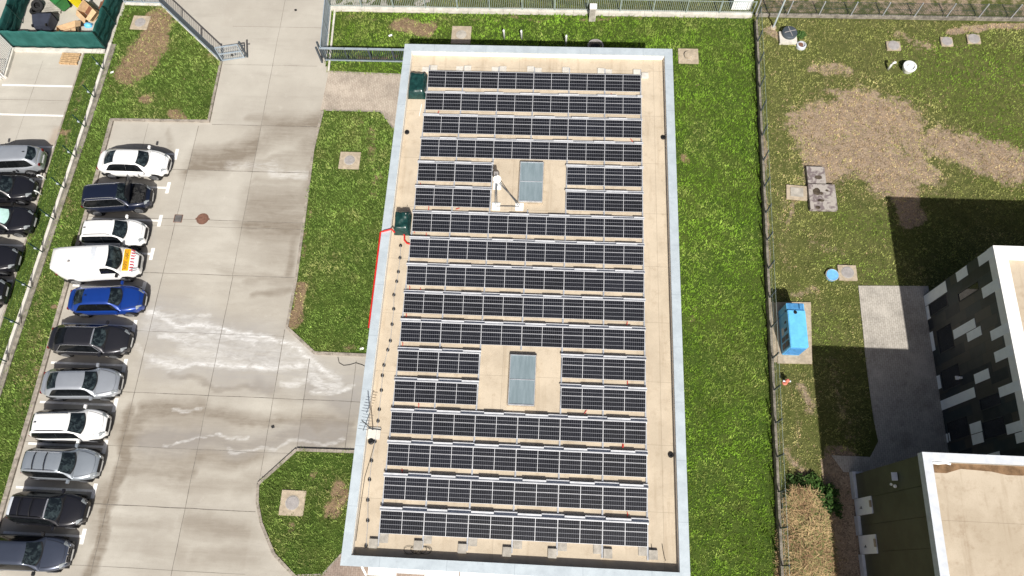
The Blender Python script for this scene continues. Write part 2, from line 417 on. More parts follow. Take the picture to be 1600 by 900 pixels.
def sheet(name, poly, z, mat, attrs, res=.15, rough=0.0):
    """ground sheet as a fine grid cut to a polygon, carrying painted-on wear as vertex attributes"""
    xs = [p[0] for p in poly]; ys = [p[1] for p in poly]
    nx = int((max(xs) - min(xs)) / res) + 1; ny = int((max(ys) - min(ys)) / res) + 1
    x = np.linspace(min(xs), max(xs), nx + 1); y = np.linspace(min(ys), max(ys), ny + 1)
    X, Y = np.meshgrid(x, y)
    cx, cy = (X[:-1, :-1] + X[1:, 1:]) / 2, (Y[:-1, :-1] + Y[1:, 1:]) / 2
    keep = inpoly(cx, cy, poly).ravel()
    Z = np.full(X.shape, z)
    if rough: Z = Z + rough * (fbm(X * 3, Y * 3) - .5)
    idx = np.arange((ny + 1) * (nx + 1)).reshape(ny + 1, nx + 1)
    q = np.stack([idx[:-1, :-1], idx[:-1, 1:], idx[1:, 1:], idx[1:, :-1]], -1).reshape(-1, 4)[keep]
    used = np.unique(q); remap = np.full(idx.size, -1); remap[used] = np.arange(used.size); q = remap[q]
    V = np.stack([X, Y, Z], -1).reshape(-1, 3)[used]
    me = bpy.data.meshes.new(name); me.vertices.add(len(V)); me.vertices.foreach_set('co', V.ravel())
    me.loops.add(q.size); me.loops.foreach_set('vertex_index', q.ravel().astype(np.int32))
    me.polygons.add(len(q)); me.polygons.foreach_set('loop_start', np.arange(0, q.size, 4, dtype=np.int32)); me.polygons.foreach_set('loop_total', np.full(len(q), 4, dtype=np.int32))
    me.update()
    for k, fn in attrs.items():
        a = me.attributes.new(k, 'FLOAT', 'POINT'); a.data.foreach_set('value', np.asarray(fn(V[:, 0], V[:, 1]), dtype=np.float32))
    me.materials.append(mat)
    o = bpy.data.objects.new(name, me); col.objects.link(o); return tag(o, kind='structure')

# ------------------------------------------------------------------ ground and paving
def total(fs):
    return lambda X, Y: np.clip(np.maximum.reduce([capsule(X, Y, *f) for f in fs]), 0, 1)
base = MB().quad((-600, -600, -.12), (600, -600, -.12), (600, 600, -.12), (-600, 600, -.12)); struct('ground', base, M['yard'])
DARK = [([(300, 262), (345, 250), (400, 226), (440, 205), (500, 188)], .7, .85), ([(310, 250), (345, 255)], .8, .7), ([(440, 205), (490, 205), (485, 235)], 1.1, .95),
        ([(400, 255), (470, 245)], .5, .7), ([(400, 325), (478, 312)], .9, .9), ([(390, 345), (470, 352)], .9, .85), ([(395, 305), (470, 300)], .3, .6),
        ([(268, 578), (300, 598), (335, 607), (400, 608), (440, 603)], .14, .7), ([(400, 600), (450, 618), (540, 620)], .35, .6),
        ([(225, 636), (300, 640), (330, 650), (400, 655), (470, 662), (550, 662)], .38, .95), ([(215, 655), (225, 690), (250, 695)], .45, .85),
        ([(200, 680), (260, 690), (330, 690), (400, 692), (470, 682), (545, 680)], .55, 1.0), ([(205, 715), (300, 715)], .6, .7), ([(195, 736), (300, 738)], .3, .8),
        ([(198, 640), (196, 690), (180, 750), (168, 800), (158, 850), (145, 900)], .3, .95), ([(312, 715), (400, 712)], .5, .7), ([(165, 770), (155, 830)], .5, .6),
        ([(180, 815), (270, 822)], .3, .55), ([(295, 815), (390, 830)], .5, .55), ([(300, 865), (400, 870)], .4, .4), ([(450, 455), (395, 462)], .2, .6), ([(380, 440), (455, 440)], .25, .45),
        ([(430, 395), (460, 395)], .8, .4), ([(500, 600), (555, 640)], .8, .7), ([(390, 186), (500, 184)], .3, .6), ([(265, 205), (270, 240)], .2, .5), ([(470, 300), (448, 430)], .3, .7), ([(498, 190), (480, 300)], .3, .8), ([(340, 430), (460, 436)], .2, .3)]
GREY = [([(240, 500), (330, 530), (420, 550), (500, 590), (550, 610)], 1.3, .9), ([(250, 560), (420, 590)], .9, .8), ([(220, 430), (228, 490)], .5, .7), ([(230, 690), (400, 690), (540, 675)], .6, .7), ([(235, 345), (250, 480)], .4, .3)]
WHITE = [([(245, 500), (330, 530), (420, 545), (470, 555)], .75, .38), ([(240, 560), (330, 565), (440, 570)], .4, .45), ([(460, 550), (520, 590)], .6, .4), ([(235, 487), (280, 506), (330, 514), (365, 522), (425, 527), (452, 540), (487, 561), (514, 577)], .07, 1.2, .5, .35), ([(270, 571), (330, 570), (400, 574), (470, 571)], .08, 1.1, .5, .35), ([(500, 612), (530, 610), (556, 603)], .06, 1.1, .5, .4), ([(232, 488), (280, 505), (330, 513), (360, 521), (420, 526), (450, 538), (485, 560), (512, 576), (532, 590)], .12, .75), ([(250, 522), (330, 526), (440, 532)], .16, .7),
         ([(235, 556), (270, 568), (330, 567), (400, 573), (470, 570)], .2, .75), ([(290, 535), (340, 550)], .5, .5), ([(310, 512), (350, 545), (340, 565)], .5, .4), ([(480, 565), (510, 598), (528, 600)], .25, .65),
         ([(440, 597), (490, 590), (510, 600)], .16, .7), ([(490, 613), (550, 604)], .12, .75), ([(272, 642), (312, 643)], .12, .6), ([(260, 696), (340, 682), (385, 677)], .07, .6), ([(360, 698), (430, 702), (462, 690), (540, 688)], .1, .55),
         ([(360, 255), (440, 262)], .4, .35), ([(230, 555), (215, 540)], .2, .4), ([(420, 268), (480, 272)], .3, .5), ([(330, 500), (240, 490)], .1, .5), ([(360, 555), (440, 560)], .2, .45)]
RUST = [([(108, 190), (92, 222)], .35, .9), ([(88, 205), (78, 222)], .35, .5), ([(130, 95), (118, 130)], .12, .4)]
SLX = np.array([-32.9, -30.3, -24.9, -21.75, -17.8, -14.25, -12.63, -10.1]); SLY = np.array([2.02, 4.95, 7.78, 11.2, 14.65, 18.05, 21.33, 24.54, 29.0, 32.0])
_SR = rng.random((40, 40))
def slab_rand(X, Y): return _SR[np.digitize(X, SLX), np.digitize(Y, SLY)]
def by_slab(fs, lo=.55, hi=1.25):
    f = total(fs); return lambda X, Y: np.clip(f(X, Y) * (lo + (hi - lo) * slab_rand(X + .3 * 0, Y)), 0, 1.2)
DARK += [([(395, 300), (470, 300)], .5, .55), ([(390, 365), (455, 370)], .5, .5), ([(400, 285), (480, 280)], .25, .5), ([(200, 660), (330, 660)], .8, .5), ([(330, 675), (540, 665)], .7, .6), ([(210, 750), (290, 752)], .5, .45), ([(300, 760), (400, 755)], .4, .4), ([(180, 850), (280, 860)], .5, .35)]
BAND = [([(200, 640), (196, 690), (180, 750), (168, 800), (158, 850), (145, 905)], .32, 1.0, .35), ([(222, 650), (300, 642), (340, 652), (400, 657), (470, 663), (555, 660)], .28, .85, .5), ([(205, 690), (260, 692), (330, 690), (400, 690), (470, 682)], .3, .9, .5)]
sheet('parking_lot', [(-46, -12), (-8.3, -12), (-8.3, 46), (-46, 46)], 0.0, M['lot'],
      dict(slab=slab_rand, dark=lambda X, Y: np.maximum(by_slab(DARK, .6, 1.3)(X, Y), total(BAND)(X, Y)), grey=by_slab(GREY, .7, 1.15), white=total(WHITE), rust=total(RUST)), .11)
# sawn joints between the concrete slabs
jb = MB()
def jl(x0, y0, x1, y1, wd=.022):
    n = max(2, int(math.hypot(x1 - x0, y1 - y0) / .8)); d = Vector((x1 - x0, y1 - y0, 0)).normalized(); p = Vector((-d.y, d.x, 0))
    rows = []
    for i in range(n + 1):
        t = i / n; c = Vector((x0 + (x1 - x0) * t, y0 + (y1 - y0) * t, .004)); q = wd * random.uniform(.4, .85); o = random.uniform(-.012, .012)
        rows.append([c + p * (o - q), c + p * (o + q)])
    jb.grid(rows)
for yy in (24.54, 21.33, 18.05, 17.62, 14.65, 11.2, 7.78, 4.95, 2.02, -.9): jl(-27 if yy < 24 else -20.9, yy, -14.2 if yy not in (7.78, 4.95) else -9, yy, random.choice((.012, .02, .026)))
for yy in (29, 32, 35): jl(-21, yy, -15, yy, .013)
jl(-21.72, 24.4, -21.85, -3); jl(-17.95, 40, -17.75, 14.6, .016); jl(-17.72, 14.6, -17.85, -3, .022); jl(-14.26, 11.6, -14.27, 3.4); jl(-12.65, 10, -12.6, 5.3); jl(-10.1, 10, -10.1, 5.3)
jl(-24.9, 24.5, -24.9, 21.5, .012)
for yy in (26.0, 22.7, 19.4, 16.1, 12.8): jl(-45, yy, -30.4, yy, .014)
jl(-32.9, 29, -33.0, 11, .012)
struct('slab_joints', jb, M['joint'])
# painted bay markings
mk = MB()
for yy in (22.37, 20.08, 17.91, 15.80, 13.72, 11.44, 9.22, 7.05, 4.86, 2.64, .44, -1.8):
    mk.box(-26.8, -22.78, yy - .06, yy + .06, .0, .006); mk.box(-22.78, -22.58, yy - .37, yy + .37, .0, .0062)
for p in ((113, 135), (101, 181), (86, 230), (71, 280), (55, 330), (39, 384), (22, 439)):
    g = G(*p); mk.box(g.x - (4.6 if p[1] < 200 else 4.4), g.x, g.y - .06, g.y + .06, .0, .006)
struct('bay_markings', mk, M['white_paint'])

def plist(l): return [tuple(G(*p)[:2]) for p in l]
def bare(fs): return dict(bare=total(fs))
KERB_A = [(-28.55, 34), (-26.0, 33.5), (-21.2, 29.15), (-21.12, 24.78), (-27.22, 24.72), (-27.15, 20), (-27.12, 14), (-27.1, 8), (-27.15, 2), (-27.15, -12)]
LAWN_A = KERB_A + [(-29.5, -12), (-29.2, 9.17), (-29.0, 15.85), (-28.85, 22.9), (-28.68, 29.84)]
BARE_A = [([(250, 30), (244, 55), (222, 95), (204, 112)], 1.0, 1.0), ([(232, 157)], .45, .9), ([(285, 184), (265, 180)], .3, .9), ([(72, 410), (82, 300)], .3, .4), ([(90, 480)], .4, .55), ([(60, 530), (40, 640)], .5, .42), ([(330, 90)], .4, .5), ([(110, 330), (100, 300)], .3, .45), ([(60, 440), (30, 600)], .3, .4)]
sheet('lawn', LAWN_A, .07, M['lawn'], bare(BARE_A), .14, .05)
STRIP_B = [(-30.25, 29.6), (-30.3, 20), (-30.2, 12), (-30.2, -12), (-29.6, -12), (-29.35, 9), (-29.2, 15.8), (-28.95, 23), (-28.8, 29.6)]
BARE_B = [([(140, 100), (108, 200), (95, 240)], .3, .42), ([(100, 205)], .35, .7), ([(72, 290), (40, 395)], .2, .4)]
sheet('lawn', STRIP_B, .05, M['lawn'], bare(BARE_B), .12, .04)
LAWN_1 = plist([(506, 174), (595, 176), (615, 203)]) + [(-8.4, 24.4), (-8.4, 10.36)] + plist([(492, 552), (449, 512), (463, 440), (478, 330), (490, 235)])
sheet('lawn', LAWN_1, .07, M['lawn'], bare([([(470, 450), (462, 490), (452, 508)], .38, 1), ([(575, 200), (590, 300)], .5, .45), ([(480, 330), (474, 400)], .15, .5), ([(530, 540), (560, 545)], .3, .4), ([(560, 190)], .5, .4)]), .13, .05)
LAWN_2 = plist([(404, 756), (464, 702)]) + [(-9.6, 5.19), (-8.4, 5.19), (-8.4, 1.6), (-9.6, .3)] + plist([(505, 897), (485, 915), (462, 899), (430, 865), (410, 817), (404, 785)])
sheet('lawn', LAWN_2, .07, M['lawn'], bare([([(535, 760), (525, 800)], .6, .62), ([(455, 820)], .35, .6), ([(490, 745)], .4, .5), ([(480, 870), (440, 850)], .3, .4)]), .13, .05)
EAST = lambda y: 11.50 + .0308 * y
LAWN_3 = [(-14.75, 33.3), (-14.5, 29.2), (-14.25, 28.5), (-8.45, 28.35), (-8.45, 27.1), (6.4, 27.1), (6.4, -12), (EAST(-12) - .12, -12), (EAST(33.3) - .12, 33.3)]
sheet('lawn', LAWN_3, .03, M['lawn'], bare([([(625, 42), (665, 42)], .6, 1), ([(530, 30), (700, 35)], .35, .4), ([(1065, 250), (1075, 255)], .3, .8), ([(1080, 500), (1085, 480)], .3, .45), ([(560, 93), (620, 93)], .22, .6), ([(720, 30), (1000, 28)], .15, .5), ([(1085, 130)], .3, .5)]), .14, .05)
YARD = [(EAST(33.3) - .02, 33.3), (EAST(-12) - .02, -12), (60, -12), (60, 33.3)]
BARE_Y = [([(1275, 200), (1340, 175), (1400, 180), (1340, 230), (1290, 250)], 1.6, 1.0, .9, .9), ([(1340, 230), (1400, 270)], 1.5, 1.0, .8, .9), ([(1480, 225), (1530, 240), (1600, 265)], 1.15, 1.0, .8, .9), ([(1420, 200), (1450, 280)], .8, .85, .9, .8), ([(1410, 300), (1420, 340)], .8, .95), ([(1270, 160), (1290, 240)], .9, .55, .9, .9), ([(1300, 145), (1370, 150)], .7, .62, .9, .9), ([(1480, 45), (1600, 42)], .35, .85), ([(1400, 55), (1450, 75)], .5, .5), ([(1235, 180), (1245, 215)], .5, .6),
          ([(1232, 350), (1238, 320)], .25, .6, .9), ([(1222, 300), (1226, 420)], .4, .38), ([(1270, 380), (1320, 390)], .4, .4), ([(1250, 600), (1265, 640)], .4, .62, .9), ([(1225, 700), (1260, 740)], .4, .58, .9), ([(1240, 460), (1270, 455)], .3, .5), ([(1190, 200), (1200, 420)], .12, .8), ([(1330, 110), (1270, 110)], .5, .55), ([(1240, 640), (1240, 690)], .25, .4), ([(1215, 60), (1200, 45)], .3, .7), ([(1300, 570), (1330, 690)], .5, .4), ([(1310, 720), (1320, 880)], .8, 1.0), ([(1290, 860), (1300, 900)], .5, 1.0), ([(1320, 430)], .5, .6), ([(1230, 800), (1250, 900)], .6, .9)]
sheet('yard_ground', YARD, .0, M['yard'], bare(BARE_Y), .15, .05)
FIELD = [(-14.5, 33.9), (80, 33.9), (80, 70), (-14.5, 70)]
sheet('field', FIELD, .0, M['yard'], dict(bare=lambda X, Y: np.where(X > 13, .48, .3) + .2 * (fbm(X * .4, Y * .4) - .5)), .3, .05)
# paving
struct('paved_path', MB().prism([(-14.3, 25.7), (-10.5, 25.7), (-9.7, 24.4), (-8.4, 24.4), (-8.4, 28.42), (-14.2, 28.55)], -.05, .045), M['pavers'])
struct('paved_path', MB().prism([(-11.6, -.85), (-10.4, -.75), (-9.6, .22), (-8.4, 1.5), (-8.4, -.0), (6.4, -.0), (6.4, -6), (-14, -6)], -.05, .06), M['pavers_brown'])
struct('paved_path', MB().prism([(16.88, 15.3), (16.78, 11), (16.8, 8), (16.9, 6.9), (16.4, 6.1), (14.5, 6.1), (15.0, 5.3), (20.6, 5.3), (20.6, 15.42)], -.05, .04), M['pavers_grey'])
# kerbs
def kerb(pts, wd=.14, z0=-.05, z1=.12, closed=False, mat='kerb', name='kerb'):
    mb = MB(); n = len(pts); segs = list(zip(pts, pts[1:] + pts[:1])) if closed else list(zip(pts[:-1], pts[1:]))
    for i, (a, b) in enumerate(segs):
        a, b = Vector((*a[:2], 0)), Vector((*b[:2], 0)); d = (b - a).normalized()
        L = (b - a).length; k = max(1, round(L / 1.0))
        for j in range(k):
            p = a + (b - a) * (j / k); q = a + (b - a) * ((j + 1) / k) - d * .012
            if j == 0 and i > 0: p = p - d * .0
            mb.bar((p.x, p.y, (z0 + z1) / 2 + random.uniform(-.006, .006)), (q.x, q.y, (z0 + z1) / 2), wd, z1 - z0)
    return struct(name, mb, M[mat])
kerb([(-21.2, 29.15), (-21.12, 24.78)]); kerb([(-21.05, 24.72), (-27.15, 24.66)]); kerb(KERB_A[4:], .24)
kerb([(-30.3, 29.6), (-30.33, 20), (-30.22, 12), (-30.22, -12)], .10, -.05, .07)
K1 = plist([(492, 552), (449, 512), (463, 440), (478, 330), (490, 235), (505, 174)]); kerb([(-8.4, 10.3)] + K1, .15)
K2 = [(-8.4, 5.2)] + plist([(464, 703), (404, 757), (403, 785), (409, 817), (429, 866), (461, 900), (485, 916)]); kerb(K2, .15)
kerb(plist([(506, 173), (595, 175), (615, 202)]) + [(-8.4, 24.45)], .07, -.05, .075)
kerb([(-14.3, 28.6), (-8.4, 28.45)], .07, -.05, .06); kerb([(-11.6, -.82), (-10.4, -.72), (-9.6, .25), (-8.4, 1.55)], .08, -.05, .08)
kerb([(-14.45, 33.4), (-14.2, 28.6)], .12, -.05, .1, mat='concrete_pale')

# ------------------------------------------------------------------ grass blades (uncountable)
def tufts(name, poly, dens, hgt, attr_f, c_green, c_dry, z=.05, nb=4, keep_out=None, wid=.017, bare_cut=.8, lushf=None):
    A = np.array(poly); x0, y0 = A.min(0); x1, y1 = A.max(0)
    x0 = max(x0, -40); x1 = min(x1, 33); y0 = max(y0, -3); y1 = min(y1, 38)
    n = int((x1 - x0) * (y1 - y0) * dens)
    x = rng.uniform(x0, x1, n); y = rng.uniform(y0, y1, n)
    k = inpoly(x, y, poly)
    if keep_out is not None:
        for po in keep_out: k &= ~inpoly(x, y, po)
    x, y = x[k], y[k]
    b = attr_f(x, y); lush = fbm(x * .9 + 3, y * .9, 3)
    k = (b + .5 * (lush - .5) + rng.normal(0, .28, len(x))) < bare_cut
    x, y, b, lush = x[k], y[k], b[k], lush[k]; n = len(x)
    m = n * nb
    bx = np.repeat(x, nb) + rng.normal(0, .035, m); by = np.repeat(y, nb) + rng.normal(0, .035, m)
    h = np.repeat(hgt * (.4 + 1.4 * vnoise(x * 7, y * 7)) * (.5 + lush), nb) * rng.uniform(.5, 1.3, m)
    a = rng.uniform(0, 2 * np.pi, m); ln = rng.uniform(.35, 1.1, m) * h
    wd = wid * rng.uniform(.7, 1.4, m)
    dx, dy = np.cos(a), np.sin(a)
    V = np.empty((m, 3, 3)); V[:, 0] = np.stack([bx - dy * wd, by + dx * wd, np.full(m, z)], -1)
    V[:, 1] = np.stack([bx + dy * wd, by - dx * wd, np.full(m, z)], -1)
    V[:, 2] = np.stack([bx + dx * ln, by + dy * ln, z + h], -1)
    me = bpy.data.meshes.new(name); me.vertices.add(m * 3); me.vertices.foreach_set('co', V.ravel())
    me.loops.add(m * 3); me.loops.foreach_set('vertex_index', np.arange(m * 3, dtype=np.int32))
    me.polygons.add(m); me.polygons.foreach_set('loop_start', np.arange(0, m * 3, 3, dtype=np.int32)); me.polygons.foreach_set('loop_total', np.full(m, 3, dtype=np.int32)); me.update()
    t = np.clip(np.repeat(np.clip(b * .9, 0, 1) ** 1.5 + .85 * (fbm(x * .45, y * .45 + 40) - .45) + .75 * (fbm(x * 1.5, y * 1.5 + 90, 3) - .5) + rng.normal(0, .10, n), nb), 0, 1)[:, None]
    cl_n = vnoise(x * 9.5, y * 9.5) * .6 + vnoise(x * 3.1 + 8, y * 3.1) * .4
    br = (np.repeat((.55 + 1.0 * cl_n) * rng.uniform(.7, 1.3, n), nb) * rng.uniform(.8, 1.2, m) * 1.28)[:, None]
    base_c = np.array(c_green) * (1 - t) + np.array(c_dry) * t
    if lushf is not None:
        lz = np.repeat(np.clip(lushf(x, y), 0, 1), nb)[:, None]; base_c = base_c * (1 - lz) + np.array(LUSH) * lz
    big = np.repeat((.72 + .6 * fbm(x * .35 + 70, y * .35, 3)) * (.62 + .8 * fbm(x * 1.25 + 20, y * 1.25 + 5, 3)), nb)[:, None]
    C = base_c * br * big
    C = np.concatenate([np.clip(C, 0, 1), np.ones((m, 1))], 1)
    ca = me.color_attributes.new('tint', 'FLOAT_COLOR', 'POINT'); ca.data.foreach_set('color', np.repeat(C, 3, 0).ravel().astype(np.float32))
    me.materials.append(M['blade'])
    o = bpy.data.objects.new(name, me); col.objects.link(o); tag(o, kind='stuff'); return o
bm_ = NT('grass_blade', .75, .15); bm_.color(bm_.attr('tint', 'Color')); M['blade'] = bm_.m
GREEN = (.115, .178, .036); DRYG = (.27, .245, .105); LUSH = (.112, .196, .020)
box2 = lambda p, r: [tuple(G(p[0] - r, p[1] - r)[:2]), tuple(G(p[0] + r, p[1] - r)[:2]), tuple(G(p[0] + r, p[1] + r)[:2]), tuple(G(p[0] - r, p[1] + r)[:2])]
o = tufts('grass', LAWN_A, 120, .085, total(BARE_A), GREEN, DRYG, .06, keep_out=[box2((220, 36), 15)])
tag(o, 'longish green lawn between the two rows of parked cars, with a bare brown patch', 'grass')
o = tufts('grass', STRIP_B, 120, .06, total(BARE_B), GREEN, DRYG, .04)
tag(o, 'narrow short grass strip between the left car park and the fence wall', 'grass')
o = tufts('grass', LAWN_1, 125, .085, total([([(470, 450), (462, 490), (452, 508)], .38, 1)]), GREEN, DRYG, .06, keep_out=[box2((547, 252), 15)])
tag(o, 'green lawn between the concrete lot and the long west side of the solar roof', 'grass')
o = tufts('grass', LAWN_2, 125, .085, total([([(535, 760), (525, 800)], .6, .8)]), GREEN, DRYG, .06, keep_out=[box2((458, 787), 17)])
tag(o, 'green lawn with a rounded kerb beside the lower left corner of the solar roof', 'grass')
o = tufts('grass', LAWN_3, 115, .085, total([([(625, 42), (665, 42)], .6, 1), ([(530, 30), (700, 35)], .35, .4), ([(1065, 250)], .3, .8)]), LUSH, DRYG, .02, keep_out=[box2((721, 55), 13), box2((1075, 89), 14), [(-8.5, 27.2), (6.4, 27.2), (6.4, -3), (-8.5, -3)]])
tag(o, 'lush bright green lawn along the north and east sides of the solar roof', 'grass')
KO_Y = [[(16.9, 15.4), (16.7, 8), (16.3, 6.1), (14.4, 6.1), (15, -3), (40, -3), (40, 15.4)], plist([(1212, 473), (1266, 473), (1268, 569), (1214, 568)]), plist([(1255, 258), (1292, 258), (1312, 330), (1260, 330)])]
o = tufts('grass', YARD, 85, .06, total(BARE_Y), (.178, .192, .058), (.36, .30, .15), .0, keep_out=KO_Y, bare_cut=.72, lushf=total([([(1480, 110), (1600, 120)], 2.2, .9, .8, 1.0), ([(1560, 200), (1600, 215)], 1.4, .9, .8), ([(1500, 160), (1560, 180)], 1.2, .8, .8), ([(1300, 410), (1380, 430)], 1.0, .5), ([(1280, 520)], 1.0, .5), ([(1320, 340), (1370, 350)], 1.0, .6)]))
tag(o, 'thin patchy grass with large dry brown areas in the right-hand yard', 'grass')
o = tufts('dry_stubble', YARD, 70, .05, lambda x, y: 1.0 - total(BARE_Y)(x, y), (.30, .22, .13), (.30, .22, .13), .0, keep_out=KO_Y, bare_cut=.45)
tag(o, 'sparse dry straw stubble scattered over the bare brown patches of the right-hand yard', 'dead grass')
o = tufts('dry_stubble', LAWN_A, 70, .05, lambda x, y: 1.0 - total(BARE_A)(x, y), (.26, .19, .11), (.26, .19, .11), .06, bare_cut=.45)
tag(o, 'sparse dry straw stubble on the bare patches of the upper left lawn', 'dead grass')
o = tufts('grass', [(-14.3, 34), (12.8, 34), (12.8, 37), (-14.3, 37)], 60, .10, lambda x, y: 0.3 + 0 * x, (.075, .10, .02), (.18, .15, .06), .0)
tag(o, 'rough grass beyond the picket fence at the top of the picture', 'grass')

# ------------------------------------------------------------------ solar building
BX0, BX1, BY0, BY1, PZ, RZ = -8.47, 6.42, -.24, 27.2, 4.5, 4.1
IX0, IX1, IY0, IY1 = -8.04, 5.99, .20, 26.75
bld = thing('office_building', 'long flat-roofed building with blue-grey parapet carrying all the solar panels', 'building', ((BX0 + BX1) / 2, (BY0 + BY1) / 2, 0))
wl = MB(); t = .3; e = .06
wl.box(BX0 + e, BX0 + e + t, BY0 + e, BY1 - e, 0, PZ - .08); wl.box(BX1 - e - t, BX1 - e, BY0 + e, BY1 - e, 0, PZ - .08)
wl.box(BX0 + e + t, BX1 - e - t, BY0 + e, BY0 + e + t, 0, PZ - .08); wl.box(BX0 + e + t, BX1 - e - t, BY1 - e - t, BY1 - e, 0, PZ - .08)
wl.build('wall', M['wall_cream'], bld)
MB().box(BX0 + e + t, BX1 - e - t, BY0 + e + t, BY1 - e - t, RZ - .3, RZ).build('roof_deck', M['roof'], bld)
cp = MB()
def coping(mb, x0, x1, y0, y1, a, b, c, d, z0, z1, seg=3.0):
    """ring of folded sheet lengths with small lap joints"""
    def strip(p0, p1, q0, q1):
        L = (Vector(p1) - Vector(p0)).length; n = max(1, int(L / seg))
        for i in range(n):
            f0, f1 = i / n, (i + 1) / n
            A = Vector(p0).lerp(Vector(p1), f0); B = Vector(p0).lerp(Vector(p1), f1); C_ = Vector(q0).lerp(Vector(q1), f1); D = Vector(q0).lerp(Vector(q1), f0)
            dz = random.uniform(0, .004); dz2 = random.uniform(0, .004)
            vs = [(*A, z0), (*B, z0), (*C_, z0), (*D, z0), (*A, z1 + dz), (*B, z1 + dz2), (*C_, z1 + dz2 - .012), (*D, z1 + dz - .012)]
            mb.add(vs, [(3, 2, 1, 0), (4, 5, 6, 7), (0, 1, 5, 4), (1, 2, 6, 5), (2, 3, 7, 6), (3, 0, 4, 7)])
    strip((x0, y0), (x0, y1), (a, c), (a, d)); strip((x1, y0), (x1, y1), (b, c), (b, d))
    strip((x0, y0), (x1, y0), (a, c), (b, c)); strip((x0, y1), (x1, y1), (a, d), (b, d))
coping(cp, BX0, BX1, BY0, BY1, IX0, IX1, IY0, IY1, PZ - .08, PZ); cp.build('parapet_coping', M['coping'], bld)
up = MB()  # upstand inside the parapet
up.box(BX0 + e + t, IX0 + .012, IY0, IY1, RZ, PZ - .082); up.box(IX1 - .012, BX1 - e - t, IY0, IY1, RZ, PZ - .082)
up.box(BX0 + e + t, BX1 - e - t, BY0 + e + t, IY0 - .012, RZ, PZ - .083); up.box(BX0 + e + t, BX1 - e - t, IY1 + .012, BY1 - e - t, RZ, PZ - .083)
up.build('parapet_upstand', M['wall_cream'], bld)
for (y0, y1) in ((17.64, 19.88), (7.1, 9.43)):
    f = MB().box(-1.68, -.38, y0 - .06, y1 + .06, RZ, RZ + .16).build('skylight', M['concrete_tan'], bld)
    g = MB(); g.box(-1.61, -1.03, y0, (y0 + y1) / 2 - .02, RZ + .16, RZ + .24).box(-1.03, -.45, y0, (y0 + y1) / 2 - .02, RZ + .16, RZ + .241).box(-1.61, -1.03, (y0 + y1) / 2 + .02, y1, RZ + .16, RZ + .241).box(-1.03, -.45, (y0 + y1) / 2 + .02, y1, RZ + .16, RZ + .24)
    g.build('pane', M['skylight'], f)
    fr = MB().box(-1.64, -1.61, y0 - .03, y1 + .03, RZ + .16, RZ + .27).box(-.45, -.42, y0 - .03, y1 + .03, RZ + .16, RZ + .27).box(-1.61, -.45, y0 - .05, y0, RZ + .16, RZ + .27).box(-1.61, -.45, y1, y1 + .03, RZ + .16, RZ + .27).box(-1.61, -.45, (y0 + y1) / 2 - .018, (y0 + y1) / 2 + .018, RZ + .16, RZ + .262)
    fr.build('frame', M['steel'], f)
for p in ((636, 207), (1036, 215), (1048, 711)):
    g = G(*p, RZ); MB().lathe((g.x, g.y, RZ), [(.13, 0), (.13, .05), (.10, .09), (.05, .09), (.04, .03)], 16).build('roof_drain', M['black'], bld)
MB().box(BX0 - .12, BX0 + .055, 21.9, 25.6, 3.2, 3.32).build('ledge', M['white_metal'], bld)
cn = MB()
for a, b, m_ in ((575, 619, 0), (664, 717, 0)):
    x0, x1 = G(a, 893, 3).x, G(b, 897, 3).x; cn.box(x0, x1, BY0 - .34, BY0 + .05, 2.9, 3.0)
cn.build('canopy', M['white_metal'], bld)
x0, x1 = G(620, 893, 3).x, G(663, 893, 3).x; MB().box(x0, x1, BY0 - .2, BY0 + .05, 2.85, 2.95).build('canopy', M['coping_grey'], bld)
x0, x1 = G(719, 893, 3).x, 6.0; MB().box(x0, x1, BY0 - .3, BY0 + .05, 2.85, 2.95).build('canopy', M['coping_grey'], bld)
lp = MB(); g = G(569, 890, 3.6); lp.bar((g.x - .1, BY0, 3.7), (g.x + .12, BY0 - .35, 3.6), .08, .05); lp.build('wall_lamp', M['white_metal'], bld)

# ---- solar panels
PW, PX0, PITCHY, Y_S, ZL, ZH, PD = 1.95, -7.0, 1.463, 1.17, 4.175, 4.375, .94
NROW = 17
def panel_proto():
    r = thing('solar_panel', '-', 'solar panel', (0, 0, 0), 0, 'solar panels on the flat roof')
    hw = PW / 2 - .014; dn = Vector((0, PD, ZH - ZL)); nrm = Vector((0, -(ZH - ZL), PD)).normalized()
    def at(x, v, h=0.0): return Vector((x, v * PD, v * (ZH - ZL))) + nrm * h
    c = MB(); c.add([at(-hw, 0), at(hw, 0), at(hw, 1), at(-hw, 1)], [(0, 1, 2, 3)]); c.build('cell_sheet', M['cells'], r, local=True)
    f = MB()
    fb = lambda x0, x1, v0, v1, h0=-.03, h1=.006: f.add([at(x0, v0, h0), at(x1, v0, h0), at(x1, v1, h0), at(x0, v1, h0), at(x0, v0, h1), at(x1, v0, h1), at(x1, v1, h1), at(x0, v1, h1)], [(3, 2, 1, 0), (4, 5, 6, 7), (0, 1, 5, 4), (1, 2, 6, 5), (2, 3, 7, 6), (3, 0, 4, 7)])
    fb(-hw - .008, -hw + .006, -.01, 1.01); fb(hw - .006, hw + .008, -.01, 1.01); fb(-hw + .006, hw - .006, -.01, .005); fb(-hw + .006, hw - .006, .985, 1.012)
    f.build('frame', M['alu'], r, local=True)
    d = MB(); f = d; fb(-.011, .011, .01, .98, .001, .003); fb(-hw + .01, -.011, .618, .632, .001, .003); fb(.011, hw - .01, .618, .632, .001, .003)
    d.build('cell_divider', M['alu'], r, local=True)
    return r
proto = panel_proto(); first = True
def dup(root, loc):
    c = root.copy(); col.objects.link(c); c.location = loc
    for ch in list(root.children):
        d = ch.copy(); col.objects.link(d); d.parent = c
    return c
def present(row, k): return not (row in (4, 5, 11, 12) and k in (2, 3))
